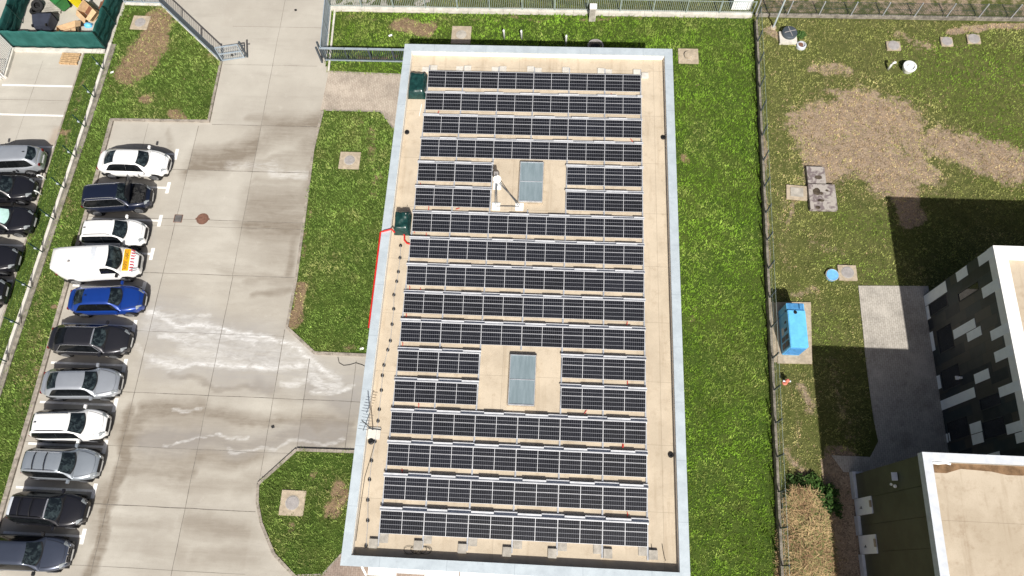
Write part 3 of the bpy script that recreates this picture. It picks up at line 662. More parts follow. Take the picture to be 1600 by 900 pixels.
protos = [c for c in [proto]]
for row in range(NROW):
    yl = Y_S + (NROW - 1 - row) * PITCHY
    ks = [k for k in range(6) if present(row, k)]
    for k in ks:
        x = PX0 + PW * (k + .5); loc = (x, yl, ZL)
        if first: o = proto; o.location = loc; first = False
        else: o = dup(proto, loc)
        o.rotation_euler = (random.gauss(0, .009), random.gauss(0, .004), random.gauss(0, .0015))
        side = ''
        rw = 'topmost row' if row == 0 else 'bottom row' if row == 16 else f'{ORD[row]} row from the top'
        if len(ks) == 4:
            nm = {0: 'left panel of the left pair', 1: 'right panel of the left pair', 4: 'left panel of the right pair', 5: 'right panel of the right pair'}[k]
            o['label'] = f'black solar panel, {nm} in the {rw}'
        else:
            nm = ('leftmost', 'second from left', 'third from left', 'third from right', 'second from right', 'rightmost')[k]
            o['label'] = f'black solar panel, {nm} in the {rw}'
# wind deflectors along the north edge of each row
for row in range(NROW):
    yl = Y_S + (NROW - 1 - row) * PITCHY
    spans = [(0, 6)] if present(row, 2) else [(0, 2), (4, 6)]
    for (a, b) in spans:
        if row == 0: continue
        xa, xb = PX0 + PW * a - .06, PX0 + PW * b + .06
        sd_ = '' if len(spans) == 1 else (' left' if a == 0 else ' right')
        d = thing('wind_deflector', f'metal wind deflector behind the{sd_}{" pair in the" if sd_ else ""} {"bottom panel row" if row == 16 else ORD[row] + " panel row from the top"}', 'wind deflector', ((xa + xb) / 2, yl + PD, RZ), 0, 'wind deflectors behind the panel rows')
        yt = yl + PD + .015
        up_ = MB().box(xa, xb, yt, yt + .032, ZH - .02, ZH + .012).build('top_rail', M['alu'], d)
        x = xa; i = random.randint(0, 1)
        while x < xb - .05:
            x2 = min(xb, x + random.choice((.9, 1.0, 1.05, 1.1)))
            p = MB(); zz = ZH - .03; y0 = yt + .032
            if i % 2:   # folded flat shelf, then a steep drop
                p.add([(x, y0, zz), (x2, y0, zz), (x2, y0 + .125, zz - .012), (x, y0 + .125, zz - .012), (x2, y0 + .165, RZ + .03), (x, y0 + .165, RZ + .03)], [(0, 1, 2, 3), (3, 2, 4, 5)])
            else:       # single sloping sheet with a foot
                p.add([(x, y0, zz - .01), (x2, y0, zz - .01), (x2, y0 + .11, zz - .10), (x, y0 + .11, zz - .10), (x2, y0 + .17, zz - .105), (x, y0 + .17, zz - .105), (x2, y0 + .21, RZ + .03), (x, y0 + .21, RZ + .03)], [(0, 1, 2, 3), (3, 2, 4, 5), (5, 4, 6, 7)])
            p.build('deflector_plate', M['deflector'], d); x = x2; i += 1
# rails between the columns
rail_names = ['leftmost', 'second from left', 'third from left', 'middle', 'third from right', 'second from right', 'rightmost']
for k in range(7):
    x = PX0 + PW * k
    r = thing('mounting_rail', f'{rail_names[k]} long galvanised mounting rail running under the panels from top to bottom', 'rail', (x, 13, RZ), 0, 'mounting rails under the solar panels')
    mb = MB(); segs = [(.62, 26.05)] if k not in (3,) else [(.62, 6.75), (9.75, 17.2), (20.2, 26.05)]
    for a, b in segs: mb.box(x - .035, x + .035, a, b, RZ + .005, RZ + .065)
    mb.build('rail', M['steel'], r)
    lg = MB()
    for row in range(NROW):
        yl = Y_S + (NROW - 1 - row) * PITCHY
        if k == 3 and not present(row, 2): continue
        lg.bar((x, yl + PD + .03, RZ + .06), (x, yl + PD - .02, ZH - .035), .04); lg.bar((x, yl + .02, RZ + .06), (x, yl + .02, ZL - .03), .04)
    lg.build('support_legs', M['steel'], r)
# ballast blocks
bl = [((665, 108), .07), ((678, 105.5), .1), ((718, 107), .06), ((731, 106), .1), ((773.5, 108), .06), ((786, 107), .1), ((829, 107), .1), ((841, 109.5), .05), ((884, 108.5), .1), ((939, 110), .1), ((951, 112), .05), ((995, 112), .12), ((1008, 117), .12)]
for i, (p, h) in enumerate(bl):
    g = G(*p, RZ + h)
    tag(MB().box(g.x - .19, g.x + .19, g.y - .17, g.y + .17, RZ, RZ + h).build('ballast_block', M['concrete_pale'], bevel=.012), f'pale concrete ballast block above the top panel row, {ORD[i]} from the left', 'ballast block', 'ballast blocks above the top panel row')
bl2 = [((583, 849), .13), ((600, 841), .04), ((653, 852), .13), ((668, 842), .04), ((722, 857), .13), ((739, 846), .04), ((792, 862), .13), ((809, 850), .06), ((863, 864.5), .13), ((879, 853.5), .04), ((934, 858), .06), ((950, 865), .13), ((1004.5, 861), .06), ((1021, 867), .13)]
for i, (p, h) in enumerate(bl2):
    g = G(*p, RZ + h)
    tag(MB().box(g.x - .19, g.x + .19, g.y - .2, g.y + .2, RZ, RZ + h).build('ballast_block', M['concrete_grey' if False else 'concrete'], bevel=.012), f'grey concrete ballast block below the bottom panel row, {ORD[i]} from the left', 'ballast block', 'ballast blocks below the bottom panel row')
# tarp-covered inverter boxes
def tarp_box(quad, h, label):
    c = [G(*p, RZ + h) for p in quad]; cx = sum((v.x for v in c)) / 4; cy = sum((v.y for v in c)) / 4
    hx = (c[1].x - c[0].x) / 2; hy = abs(c[0].y - c[3].y) / 2
    r = thing('covered_inverter', label, 'covered box', (cx, cy, RZ), 0, 'tarp covered boxes on the roof')
    rows = []; n = 14
    for j in range(n + 1):
        rw = []
        for i in range(n + 1):
            u = i / n * 2 - 1; v = j / n * 2 - 1
            ed = max(abs(u), abs(v)); drop = max(0, ed - .82) / .18
            z = h * (1 - drop ** 1.3 * .95) + .05 * (vnoise(np.array(i * .45 + cx), np.array(j * .5 + cy)) - .5) * 2 + (.10 * v * h)
            rw.append((cx + u * hx * (1 + .06 * drop), cy + v * hy * (1 + .06 * drop), RZ + max(.01, float(z))))
        rows.append(rw)
    MB().grid(rows).build('tarp', M['tarp'], r, smooth=True)
    MB().box(cx - hx * .75, cx + hx * .75, cy - hy * .75, cy + hy * .75, RZ, RZ + h * .7).build('inverter', M['concrete_grey'], r)
    return r
b1 = tarp_box([(638, 111), (664, 110), (664, 145), (637, 145)], .55, 'dark green tarp-covered box at the top left corner of the solar roof')
b2 = tarp_box([(616, 328), (640, 326), (640, 362), (611, 358)], .65, 'dark green tarp-covered box halfway down the left roof edge, with red tubes')
MB().tube([G(620, 361, RZ + .1), G(616, 362.5, RZ + .3), G(612, 358, PZ + .06), G(600, 361, PZ + .06), Vector((BX0 - .05, G(597, 363, PZ).y, PZ - .02)), Vector((BX0 - .05, G(590, 410, PZ).y, PZ - .03)), Vector((BX0 - .05, G(578, 512, PZ).y, PZ - .03))], .045, 8).build('r', M['red_tube'])
o = bpy.data.objects['r']; o.name = 'red_conduit'; tag(o, 'red corrugated tube running over the parapet and down its left outer edge', 'conduit')
o = MB().tube([G(628, 361, RZ + .15), G(632, 368, RZ + .05), G(632, 375, RZ + .05), G(636, 380, RZ + .05), G(643, 382, RZ + .06)], .045, 8).build('red_conduit', M['red_tube'])
tag(o, 'short bent red tube from the tarp-covered box to the panels', 'conduit')
o = MB().tube([G(634, 334, RZ + .03), G(634, 334, RZ + 1.2)], .018, 6).build('rod', M['white_metal']); o.name = 'whip_aerial'; tag(o, 'thin white upright rod behind the tarp-covered box with red tubes', 'rod')
o = MB().tube([G(659, 162.5, RZ + .03), G(655, 181, RZ + .03)], .02, 6).build('loose_rod', M['white_metal']); tag(o, 'thin white rod lying on the roof below the top left tarp box', 'rod')
# red leads between the rows
for i, (a, b) in enumerate([((686, 173), (683, 178)), ((955, 146), (955, 152)), ((985, 217), (989, 223)), ((657, 286), (656, 292)), ((670, 322), (669, 330)), ((718, 325), (712, 327)), ((648, 357), (647, 364)), ((666, 364), (665, 370)), ((640, 447), (640, 453)), ((657, 450), (656, 455)), ((635, 490), (634, 496)), ((629, 535), (629, 540)), ((654, 630), (654, 636)), ((628, 733), (628, 740)), ((980, 502), (979, 508)), ((980, 594), (980, 601)), ((917, 639), (913, 646)), ((973, 692), (972, 700)), ((974, 694), (973, 700)), ((980, 800), (980, 808))]):
    pa, pb = G(*a, RZ + .04), G(*b, RZ + .04)
    o = MB().tube([pa, (pa + pb) / 2 + Vector((.02, 0, .02)), pb], .018, 5).build('red_cable', M['red_tube'])
    tag(o, f'short red cable on the roof between panel rows, {ORD[i]} counted down the roof', 'cable', 'red cables between the panel rows')
# lightning conductor with its holders
hp = [(626, 384), (625, 403), (622.5, 425), (620, 440), (615.5, 461), (615.3, 483), (612.7, 507), (610, 532.7), (606, 547), (600, 570.7), (597.5, 587), (596, 610), (592.7, 640), (590.7, 658), (586, 690), (580.7, 720), (577.5, 749.5), (574.7, 781.5), (574.7, 813.5), (572, 853)]
g0 = G(597, 600, RZ); lc = thing('lightning_conductor', 'thin wire on round black holders along the left side of the solar roof', 'lightning conductor', g0)
MB().tube([G(*p, RZ + .09) for p in hp], .011, 5).build('wire', M['steel'], lc)
for p in hp:
    g = G(*p, RZ); MB().lathe((g.x, g.y, RZ), [(.085, 0), (.08, .04), (.05, .085), (.025, .1)], 10).build('wire_holder', M['black'], lc)
for i, (pts, lb) in enumerate([([(586, 690), (580, 712), (570, 745), (562, 800), (556, 845)], 'thin black cable snaking down the lower left roof edge'), ([(1017.5, 850), (1019, 862), (1021, 874)], 'short black cable lying beside the lower right ballast block'), ([(1034.5, 850), (1036, 860), (1038, 870), (1040, 876)], 'short black cable lying near the lower right roof corner')]):
    o = MB().tube([G(*p, RZ + .02) for p in pts], .014, 5).build('black_cable', M['black']); tag(o, lb, 'cable')
pts = []
for i in range(90):
    a = i * .38; g = G(645 + 18 * math.sin(i * .05 + .3) + 9 * math.cos(a) + i * .12, 860 + 6 * math.sin(a), RZ + .03 + .0004 * i); pts.append(g)
o = MB().tube(pts, .009, 4).build('cable_coil', M['black']); tag(o, 'loose coil of thin black cable near the lower left ballast blocks', 'cable')
# roof aerial with dish, tripod on slabs
m0 = G(777, 291, RZ); da = thing('satellite_dish', 'white satellite dish on a braced mast standing on three white slabs beside the upper skylight', 'satellite dish', m0)
sl = [G(777, 290, RZ + .08), G(775, 322, RZ + .08), G(811.5, 322.5, RZ + .08)]
for g in sl: MB().box(g.x - .21, g.x + .21, g.y - .21, g.y + .21, RZ, RZ + .08).build('base_slab', M['white_metal'], da, bevel=.01)
ms = MB().tube([m0 + Vector((0, 0, .08)), m0 + Vector((0, 0, 1.25))], .03, 8)
top = m0 + Vector((0, 0, .75))
for g in sl[1:]:
    ms.tube([g + Vector((-.05, .05, 0)), top + Vector((0, 0, .15))], .018, 6); ms.tube([g + Vector((.05, .08, 0)), top - Vector((0, 0, .2))], .018, 6)
ms.tube([sl[1], sl[2]], .018, 6); ms.build('mast', M['fence_dark'], da)
dm = MB(); dc = m0 + Vector((.05, -.12, .95)); dn = Vector((.15, -.55, .82)).normalized(); q = dn.to_track_quat('Z', 'Y').to_matrix()
vs = []; n = 20
rings = [(0, 0), (.07, .004), (.14, .015), (.20, .035)]
for (r_, h_) in rings[1:]:
    for k in range(n): vs.append(dc + q @ Vector((r_ * math.cos(6.2832 * k / n), r_ * math.sin(6.2832 * k / n), h_)))
vs.append(dc)
fs = [(len(vs) - 1, k, (k + 1) % n) for k in range(n)] + [(i * n + k, i * n + (k + 1) % n, (i + 1) * n + (k + 1) % n, (i + 1) * n + k) for i in range(2) for k in range(n)]
dm.add(vs, fs); dm.build('dish', M['white_metal'], da, smooth=True)
MB().bar(dc + dn * .03, dc + dn * .32 + Vector((0, 0, -.1)), .025).build('feed_arm', M['fence_dark'], da)
MB().obox(m0 + Vector((0, .12, 1.12)), (.11, 0, 0), (0, .05, 0), (0, 0, .1)).build('receiver_box', M['concrete_grey'], da)
# yagi aerial
m1 = G(583, 672, RZ); ya = thing('aerial', 'dark yagi aerial on a thin mast and pale slab at the left roof edge', 'aerial', m1)
g = G(584, 678, RZ + .06); MB().box(g.x - .28, g.x + .3, g.y - .24, g.y + .3, RZ, RZ + .06).build('base_slab', M['concrete_pale'], ya)
MB().tube([m1, m1 + Vector((0, 0, 2.3))], .025, 8).build('mast', M['fence_dark'], ya)
el = MB(); el.bar(m1 + Vector((-.1, -.3, 1.5)), m1 + Vector((.1, .5, 1.5)), .025)
for i in range(6): el.bar(m1 + Vector((-.28 + .03 * i - .06, -.2 + .13 * i, 1.5)), m1 + Vector((.2 + .03 * i - .06, -.25 + .13 * i, 1.5)), .016)
el.bar(m1 + Vector((-.25, .05, .1)), m1 + Vector((.4, .0, .1)), .03)
el.build('elements', M['fence_dark'], ya)
g = G(580, 690, RZ); MB().lathe((g.x, g.y, RZ), [(.14, 0), (.14, .08), (.07, .1), (.05, .04)], 14).build('cable_drum', M['black'], ya)

# ------------------------------------------------------------------ dark clad building and olive block
DX, DY1, DZ = 20.3, 14.88, 6.52
db = thing('office_building', 'dark building clad in charcoal and white tiles with a white parapet, right edge', 'building', (DX, 10, 0))
MB().box(DX + .06, 46, 5.3, DY1 - .06, 0, DZ - .5).build('wall', M['tile_d'], db)
MB().box(DX + .5, 45.5, 5.3, DY1 - .5, DZ - .5, DZ - .32).build('roof_deck', M['roof_b'], db)
cc = MB(); cc.box(DX - .02, DX + .55, 5.3, DY1 + .02, DZ - .5, DZ); cc.box(DX + .55, 46, DY1 - .55, DY1 + .02, DZ - .5, DZ); cc.build('parapet_coping', M['coping_white'], db)
windows = [(13.55, 14.15, .45, 2.2), (13.38, 13.75, 3.2, 4.9), (11.4, 12.6, .75, 2.1), (9.5, 10.5, .5, 2.15), (7.92, 8.42, 3.4, 4.95), (7.0, 7.9, .3, 2.1), (6.6, 7.35, 3.3, 4.9), (5.6, 6.4, .4, 2.1)]
whites = [(14.37, 14.87, 5.25, 6.45), (14.34, 14.85, 3.3, 4.28), (14.22, 14.83, .0, 2.3), (12.82, 13.34, 5.1, 6.42), (11.72, 12.2, 2.2, 4.15), (11.25, 11.7, 3.3, 4.5), (10.75, 11.22, 5.13, 6.45), (9.73, 10.22, 5.12, 6.44), (9.18, 9.66, 3.3, 4.5), (8.18, 8.63, 4.95, 6.44), (8.6, 9.1, 0, 3.14), (7.0, 7.5, 2.24, 3.2), (6.5, 6.98, 2.24, 3.18), (6.52, 6.97, 4.98, 6.1), (6.05, 6.5, 5.5, 6.4), (5.5, 5.95, 3.24, 4.2), (13.45, 14.2, 0, .4), (11.72, 12.75, -.0, .36), (9.7, 10.4, 0, .36), (6.97, 7.42, 0, .4)]
def overlap(a, b): return a[0] < b[1] - .01 and b[0] < a[1] - .01 and a[2] < b[3] - .01 and b[2] < a[3] - .01
MB().box(DX - .02, DX + .055, 5.3, DY1 - .002, 0, DZ - .502).build('cladding', M['facade'], db)
for (a, b, c, d) in whites:
    MB().box(DX - .034, DX - .0205, a + .008, b - .008, c + .008, d - .008).build('white_tile', M['tile_white'], db)
for (a, b, c, d) in windows:
    wf = MB().box(DX - .026, DX - .0205, a, b, c, d).build('window', M['window_dark'], db)
    MB().box(DX - .06, DX - .0205, a - .03, b + .03, c - .04, c).box(DX - .05, DX - .0205, a - .03, a, c, d).box(DX - .05, DX - .0205, b, b + .03, c, d).build('frame', M['tile_a'], wf)
lm = MB(); lm.box(DX - .16, DX - .02, 9.7, 9.8, 2.2, 2.34).box(DX - .3, DX - .16, 9.66, 9.84, 2.2, 2.26); lm.build('wall_lamp', M['white_metal'], db)

LX, LY1, LZ = 15.42, 5.2, 7.23
lb = thing('warehouse', 'olive clad block with pale grey parapet and two white doors, bottom right corner', 'building', (LX, 0, 0))
ow = MB(); ow.box(LX + .03, 40, -14, LY1 - .03, 0, LZ - .4)
ow.build('wall', M['olive'], lb)
rb = MB()
yy = LY1 - .03
while yy > -6:
    rb.box(LX - .0, LX + .03, yy - 1.2, yy - .02, .42, LZ - .42); yy -= 1.2
rb.build('wall_panels', M['olive'], lb)
MB().box(LX + .3, 39.5, -14, LY1 - .3, LZ - .4, LZ - .28).build('roof_deck', M['roof_b'], lb)
cc = MB(); cc.box(LX - .04, LX + .32, -14, LY1 + .04, LZ - .4, LZ); cc.box(LX + .32, 40, LY1 - .28, LY1 + .04, LZ - .4, LZ); cc.build('parapet_coping', M['coping_grey'], lb)
sp = [(LX + .34, LY1 - .32)] + [(LX + .34 + 24 * i / 40, LY1 - .32 - (.12 + .35 * float(vnoise(np.array(i * .55), np.array(3.3))) + (.2 if i < 2 else 0))) for i in range(41)] + [(LX + 24.4, LY1 - .32)]
MB().prism(sp, LZ - .285, LZ - .276).build('silt_deposit', plain('brown_silt', (.20, .125, .07), .95, .1, var=.35, scale=3, fine=.3), lb)
pl = MB()
for a, b in ((4.02, LY1 + .1), (2.32, 3.2), (-6, 1.45)): pl.box(LX - .14, LX - .002, a, b, 0, .42)
pl.box(LX - .002, LX + 1.2, LY1 + .0, LY1 + .1, 0, .42); pl.build('plinth', M['coping_grey'], lb)
for a, b in ((3.22, 4.0), (1.47, 2.3)):
    dr = MB().box(LX - .06, LX - .002, a, b, .06, 1.92).build('door', M['tile_white'], lb)
    MB().tube([(LX - .06, a + .3, .86), (LX - .16, a + .3, .86), (LX - .16, a + .3, 1.0), (LX - .16, a + .38, 1.02)], .018, 6).build('handle', M['black'], dr)
    MB().box(LX - .12, LX - .06, a + .28, b - .2, 1.84, 1.98).build('door_closer', M['concrete_tan'], dr)
fl = MB(); fl.obox((LX - .14, 4.55, 4.78), (.11, 0, .04), (0, .17, 0), (-.02, 0, .05)); fl.bar((LX, 4.5, 4.6), (LX - .1, 4.5, 4.75), .04); fl.build('wall_lamp', M['coping_grey'], lb)
MB().lathe((LX - .1, 4.16, 4.62), [(.05, -.06), (.075, -.02), (.075, .03), (.04, .06)], 12).lathe((LX - .22, 4.24, 4.55), [(.04, -.05), (.06, 0), (.03, .05)], 12).build('camera_head', M['white_metal'], lb)
MB().tube([G(1457, 723, LZ - .25), G(1465, 724, LZ - .25), G(1478, 723, LZ - .25), G(1485, 725, LZ - .25)], .05, 6).build('foil_scrap', M['white_metal'], lb)

# ------------------------------------------------------------------ cars
STY = dict(
    sedan=dict(H=1.40, rb=.08, rt=.28, wt=.62, wb=.75, belt=.90, deck=.97, hood=.93, nose=.68, rw=.56, ws=.80),
    coupe=dict(H=1.36, rb=.09, rt=.30, wt=.62, wb=.745, belt=.88, deck=.95, hood=.90, nose=.66, rw=.55, ws=.78),
    hatch=dict(H=1.48, rb=.015, rt=.13, wt=.60, wb=.755, belt=.93, deck=.95, hood=.95, nose=.72, rw=.59, ws=.82),
    wagon=dict(H=1.47, rb=.012, rt=.11, wt=.59, wb=.735, belt=.93, deck=.95, hood=.93, nose=.70, rw=.60, ws=.82),
    suv=dict(H=1.62, rb=.012, rt=.10, wt=.60, wb=.725, belt=1.02, deck=1.02, hood=1.02, nose=.84, rw=.64, ws=.84),
    fastback=dict(H=1.47, rb=.025, rt=.13, wt=.54, wb=.72, belt=.93, deck=1.0, hood=.95, nose=.72, rw=.61, ws=.82),
    van=dict(H=1.86, rb=.005, rt=.045, wt=.715, wb=.825, belt=1.12, deck=1.12, hood=1.10, nose=.86, rw=.74, ws=.86))
def sm(t): t = max(0, min(1, t)); return t * t * (3 - 2 * t)
def make_car(label, rear, front, style, paint, wid=1.80, zc=.55, L=None, flip=False, opts=()):
    zr = dict(sedan=.9, coupe=.88, hatch=1.12, wagon=1.12, suv=1.2, fastback=.5, van=1.55)[style]; zf = dict(van=.5, fastback=1.0).get(style, .40)
    S = STY[style]; a, b = G(*rear, zr), G(*front, zf); a.z = b.z = 0
    wid *= .95 if style == 'van' else .90
    d = b - a; d.z = 0
    if L is None: L = d.length
    else:
        if flip: b = a + d.normalized() * L
        else: a = b - d.normalized() * L
    c = (a + b) / 2; c.z = 0
    d = b - a; ang = math.atan2(d.y, d.x)
    r = thing('delivery_van' if style == 'van' else 'parked_car', label, 'van' if style == 'van' else 'car', c, ang, 'cars parked in the bays')
    H, W = S['H'], wid; X = lambda u: (u - .5) * L
    rwid = S['rw'] * W / 2; bwid = .93 * W / 2
    def hw(u):
        t = abs(2 * u - 1); k = max(0, (t - .50) / .50)
        return W / 2 * (1 - (.44 if u > .5 else .36) * k ** 2.4)
    def ztop(u):
        if u < S['rb']: z = S['deck'] - .06 * (1 - u / max(S['rb'], 1e-3))
        elif u < S['wb']: z = S['belt'] + (S['deck'] - S['belt']) * max(0, 1 - (u - S['rb']) / .1)
        else:
            t = (u - S['wb']) / (1 - S['wb']); z = S['hood'] - (S['hood'] - S['nose']) * t ** 2.0
        return z
    us = [0, .012, .035, .07, .12, .2, .3, .4, .5, .6, S['wb'], .72, .78, .84, .90, .945, .975, .992, 1.0]
    us = sorted(set(us))
    rows = []
    for u in us:
        h = hw(u); zt = ztop(u); endf = 0
        dist = min(u, 1 - u) * L
        if dist < .16: endf = (1 - dist / .16) ** 2
        zt2 = zt - .10 * endf; z0 = .24 + .14 * endf; x = X(u)
        prof = [(h * .90, z0), (h * .985, z0 + .13), (h, .52), (h * .995, .66), (h * .965, max(.7, zt2 - .10)), (h * .90, zt2 - .025), (h * .72, zt2 + .004), (h * .36, zt2 + .022), (0, zt2 + .028)]
        row = [(x, y_, z_) for y_, z_ in prof] + [(x, -y_, z_) for y_, z_ in prof[-2::-1]]
        rows.append(row)
    mb = MB(); mb.grid(rows); n = len(rows[0]); N = len(rows)
    mb.f.append(tuple(range(n))); mb.f.append(tuple((N - 1) * n + i for i in range(n)))
    body = mb.build('body', paint, r, smooth=True, local=True, subsurf=1)
    MB().prism([(X(.03), -W * .42), (X(.97), -W * .38), (X(.97), W * .38), (X(.03), W * .42)], .16, .42).build('underbody', M['trim'], r, local=True)
    # cabin
    rb, rt, wt, wb = S['rb'], S['rt'], S['wt'], S['wb']; zb = S['belt'] - .01
    zrf, zrr = H - .035, H - (.03 if style in ('suv', 'van', 'wagon') else .05); mid = (rt + wt) / 2
    def prof(u):
        if u <= rt:
            t = (u - rb) / (rt - rb); z0 = S['deck']; return z0 + (zrr - z0) * (1 - (1 - max(0, t)) ** 1.25)
        if u >= wt:
            t = (wb - u) / (wb - wt); return S['hood'] + (zrf - S['hood']) * (1 - (1 - max(0, t)) ** 1.3)
        t = (u - rt) / (wt - rt); return zrr + (zrf - zrr) * t + (H - max(zrf, zrr)) * 4 * t * (1 - t)
    def yb(u):
        return min(bwid * (1 - .08 * max(0, (abs(2 * u - 1) - .3) / .7) ** 2), .955 * hw(u) + .0)
    def yt(u):
        k = max(0, min(1, (prof(u) - zb) / (H - zb))); k = k ** .8
        narrow = 1 - .09 * max(0, min(1, (mid - u) / mid)) if style in ('sedan', 'coupe', 'fastback') else 1 - (.05 if style != 'van' else .03) * max(0, (mid - u) / mid) - .10 * max(0, (.14 - u) / .14) ** 2
        return (yb(u) * (S['ws']) * (1 - k) + rwid * k) * narrow + (1 - k) * 0
    def RS(u, s, off=0.0):
        z = prof(u); e = 1e-3; sl = (prof(min(u + e, wb)) - prof(max(u - e, rb))) / (2 * e * L); nl = math.hypot(1, sl)
        y_ = yt(u) * s
        return Vector((X(u) - sl / nl * off, y_, z + .03 * (1 - s * s) + off / nl))
    def SS(u, t, sgn, off=0.0):
        z1 = prof(u); z = zb + (z1 - zb) * t; y_ = yb(u) + (yt(u) - yb(u)) * t ** 1.25
        return Vector((X(u), sgn * (y_ + off), z + off * .4))
    uu = sorted(set([rb, rb + .25 * (rt - rb), rb + .5 * (rt - rb), rb + .8 * (rt - rb), rt] + [rt + (wt - rt) * i / 8 for i in range(9)] + [wt + (wb - wt) * i / 5 for i in range(6)]))
    rows = []
    for u in uu:
        rows.append([SS(u, t, 1) for t in (0, .35, .7, .93)] + [RS(u, s) for s in (.97, .7, .35, 0, -.35, -.7, -.97)] + [SS(u, t, -1) for t in (.93, .7, .35, 0)])
    mb = MB().grid(rows); n = len(rows[0]); mb.f.append(tuple(range(n))); mb.f.append(tuple((len(rows) - 1) * n + i for i in range(n)))
    roofmat = paint if 'blackroof' not in opts else M['trim']
    mb.build('roof', roofmat, r, smooth=True, local=True)
    def patch(name, u0, u1, s0, s1, mat, off=.008, nu=8, ns=10, c0=0.0, c1=0.0, parent=None):
        rows = []
        for i in range(nu + 1):
            row = []
            for j in range(ns + 1):
                q_ = s0 + (s1 - s0) * j / ns; a_, b_ = u0 + c0 * q_ * q_, u1 + c1 * q_ * q_
                row.append(RS(a_ + (b_ - a_) * i / nu, q_, off))
            rows.append(row)
        return MB().grid(rows).build(name, mat, parent or r, smooth=True, local=True)
    # windscreen, rear screen
    patch('windscreen', wt + .012, wb - .004, -.95, .95, M['glass'], c0=-.012, c1=-.032)
    patch('screen_surround', wb - .010, wb - .0005, -.95, .95, M['trim'], .012, 2, 10, c0=-.032, c1=-.028)
    if style != 'van':
        if rt - rb > .03: patch('rear_window', rb + .14 * (rt - rb), rt - .012, -.90, .90, M['side_glass' if paint in (P_BLK, P_CHAR) else 'glass'], c0=.03, c1=.014)
    if 'shade' in opts: patch('sunshade', wt + .02, wb - .02, -.88, .88, M['shade'], .014, c0=-.01, c1=-.03)
    if 'frontscreen_bright' in opts: patch('windscreen_trim', wt - .006, wt + .008, -.9, .9, M['chrome'], .012, 2, 8)
    # side windows as bands following the cabin side
    def side(sgn, u0, u1, t0, t1, name='side_window', t_a=True, t_b=True):
        rows = []; k = 12
        for i in range(k + 1):
            u = u0 + (u1 - u0) * i / k
            ed = min((u - u0) if t_a else 1, (u1 - u) if t_b else 1) / (u1 - u0)
            tt1 = t0 + (t1 - t0) * min(1, (ed * (4.5 if style in ('sedan', 'coupe') else 7)) ** .8 + .03)
            rows.append([SS(u, t0 + (tt1 - t0) * j / 3, sgn, .008) for j in range(4)])
        MB().grid(rows).build(name, M['side_glass'], r, smooth=True, local=True)
    for sgn in (1, -1):
        if style == 'van':
            side(sgn, .60, .80, .12, .80)
        else:
            us0 = rb + (.25 if rt - rb > .06 else 1.0) * (rt - rb) + (.03 if rt - rb <= .06 else .02); us1 = wt + .72 * (wb - wt)
            m_ = us0 + (us1 - us0) * .56
            side(sgn, us0, m_ - .0008, .10, .88, t_b=False); side(sgn, m_ + .0008, us1, .10, .88, t_a=False)
            if 'bright' in opts:
                tr = MB().tube([SS(us0 + (us1 - us0) * i / 14, .1, sgn, .012) for i in range(15)] , .014, 5); tr.tube([SS(us0 + (us1 - us0) * i / 14, .1 + .82 * min(1, min(i, 14 - i) / 1.6), sgn, .014) for i in range(15)], .012, 5)
                tr.build('window_trim', M['chrome'], r, local=True)
    # wheels
    wr = .33 if style not in ('suv', 'van') else .36
    for u in (.185, .805):
        for sgn in (1, -1):
            yo = sgn * (hw(u) - .005)
            MB().lathe((X(u), yo - sgn * .035, wr), [(wr + .055, -.03), (wr + .055, .03), (wr + .03, .038), (wr + .03, -.03)], 22, 'y').build('wheel_arch', M['trim'], r, local=True)
            wh = MB().lathe((X(u), yo - sgn * .085, wr), [(wr * .72, -.1), (wr, -.07), (wr, .07), (wr * .94, .105), (wr * .72, .105)], 22, 'y').build('wheel', M['rubber'], r, smooth=False, local=True)
            rim = MB(); yc = yo - sgn * .085 + sgn * .108
            rim.lathe((X(u), yc, wr), [(wr * .7, -.008), (wr * .7, .008), (wr * .6, .012), (wr * .6, -.008)], 20, 'y'); rim.lathe((X(u), yc, wr), [(wr * .2, -.01), (wr * .18, .014)], 10, 'y')
            for k in range(5):
                a_ = k * 1.2566 + u; rim.bar((X(u) + wr * .12 * math.cos(a_), yc, wr + wr * .12 * math.sin(a_)), (X(u) + wr * .66 * math.cos(a_), yc, wr + wr * .66 * math.sin(a_)), .06, .015, (0, 1, 0))
            rim.build('rim', M['rim'], wh, local=True)
    # mirrors
    for sgn in (1, -1):
        p = SS(wt + .70 * (wb - wt), 0.1, sgn, .02); mm = MB()
        mm.obox(p + Vector((0, sgn * .13, .05)), (.07, 0, 0), (0, .10, .0), (0, 0, .065)); mm.bar(p, p + Vector((0, sgn * .08, .03)), .05)
        mm.build('mirror', paint if 'darkmirror' not in opts else M['trim'], r, local=True, bevel=.02)
    # lamps, grille, bumpers
    def bodyz(u, y_): return ztop(u) - .03
    for sgn in (1, -1):
        rows = []
        for i in range(6):
            u = .93 + .055 * i / 5; h = hw(u); row = []
            for j in range(4):
                f = .66 + .27 * j / 3 + .05 * (5 - i) / 5
                zz = ztop(u) + .012 - .10 * max(0, (f - .72) / .25) ** 1.6 - .09 * max(0, (u - .955) / .04)
                row.append((X(u) + .012, sgn * h * f, zz + .012))
            rows.append(row)
        MB().grid(rows).build('headlight', M['lamp'], r, smooth=True, local=True)
        tl = MB(); h = hw(.02); tl.obox((X(.012) - .01, sgn * h * .86, ztop(.02) - .17), (.05, 0, 0), (0, h * .14, 0), (0, 0, .075)); tl.build('taillight', M['tail'], r, local=True, bevel=.02)
    gr = MB(); gr.obox((X(.992), 0, S['nose'] - .14), (.035, 0, .035), (0, W * .21, 0), (-.02, 0, .09)); gr.build('grille', M['trim'], r, local=True)
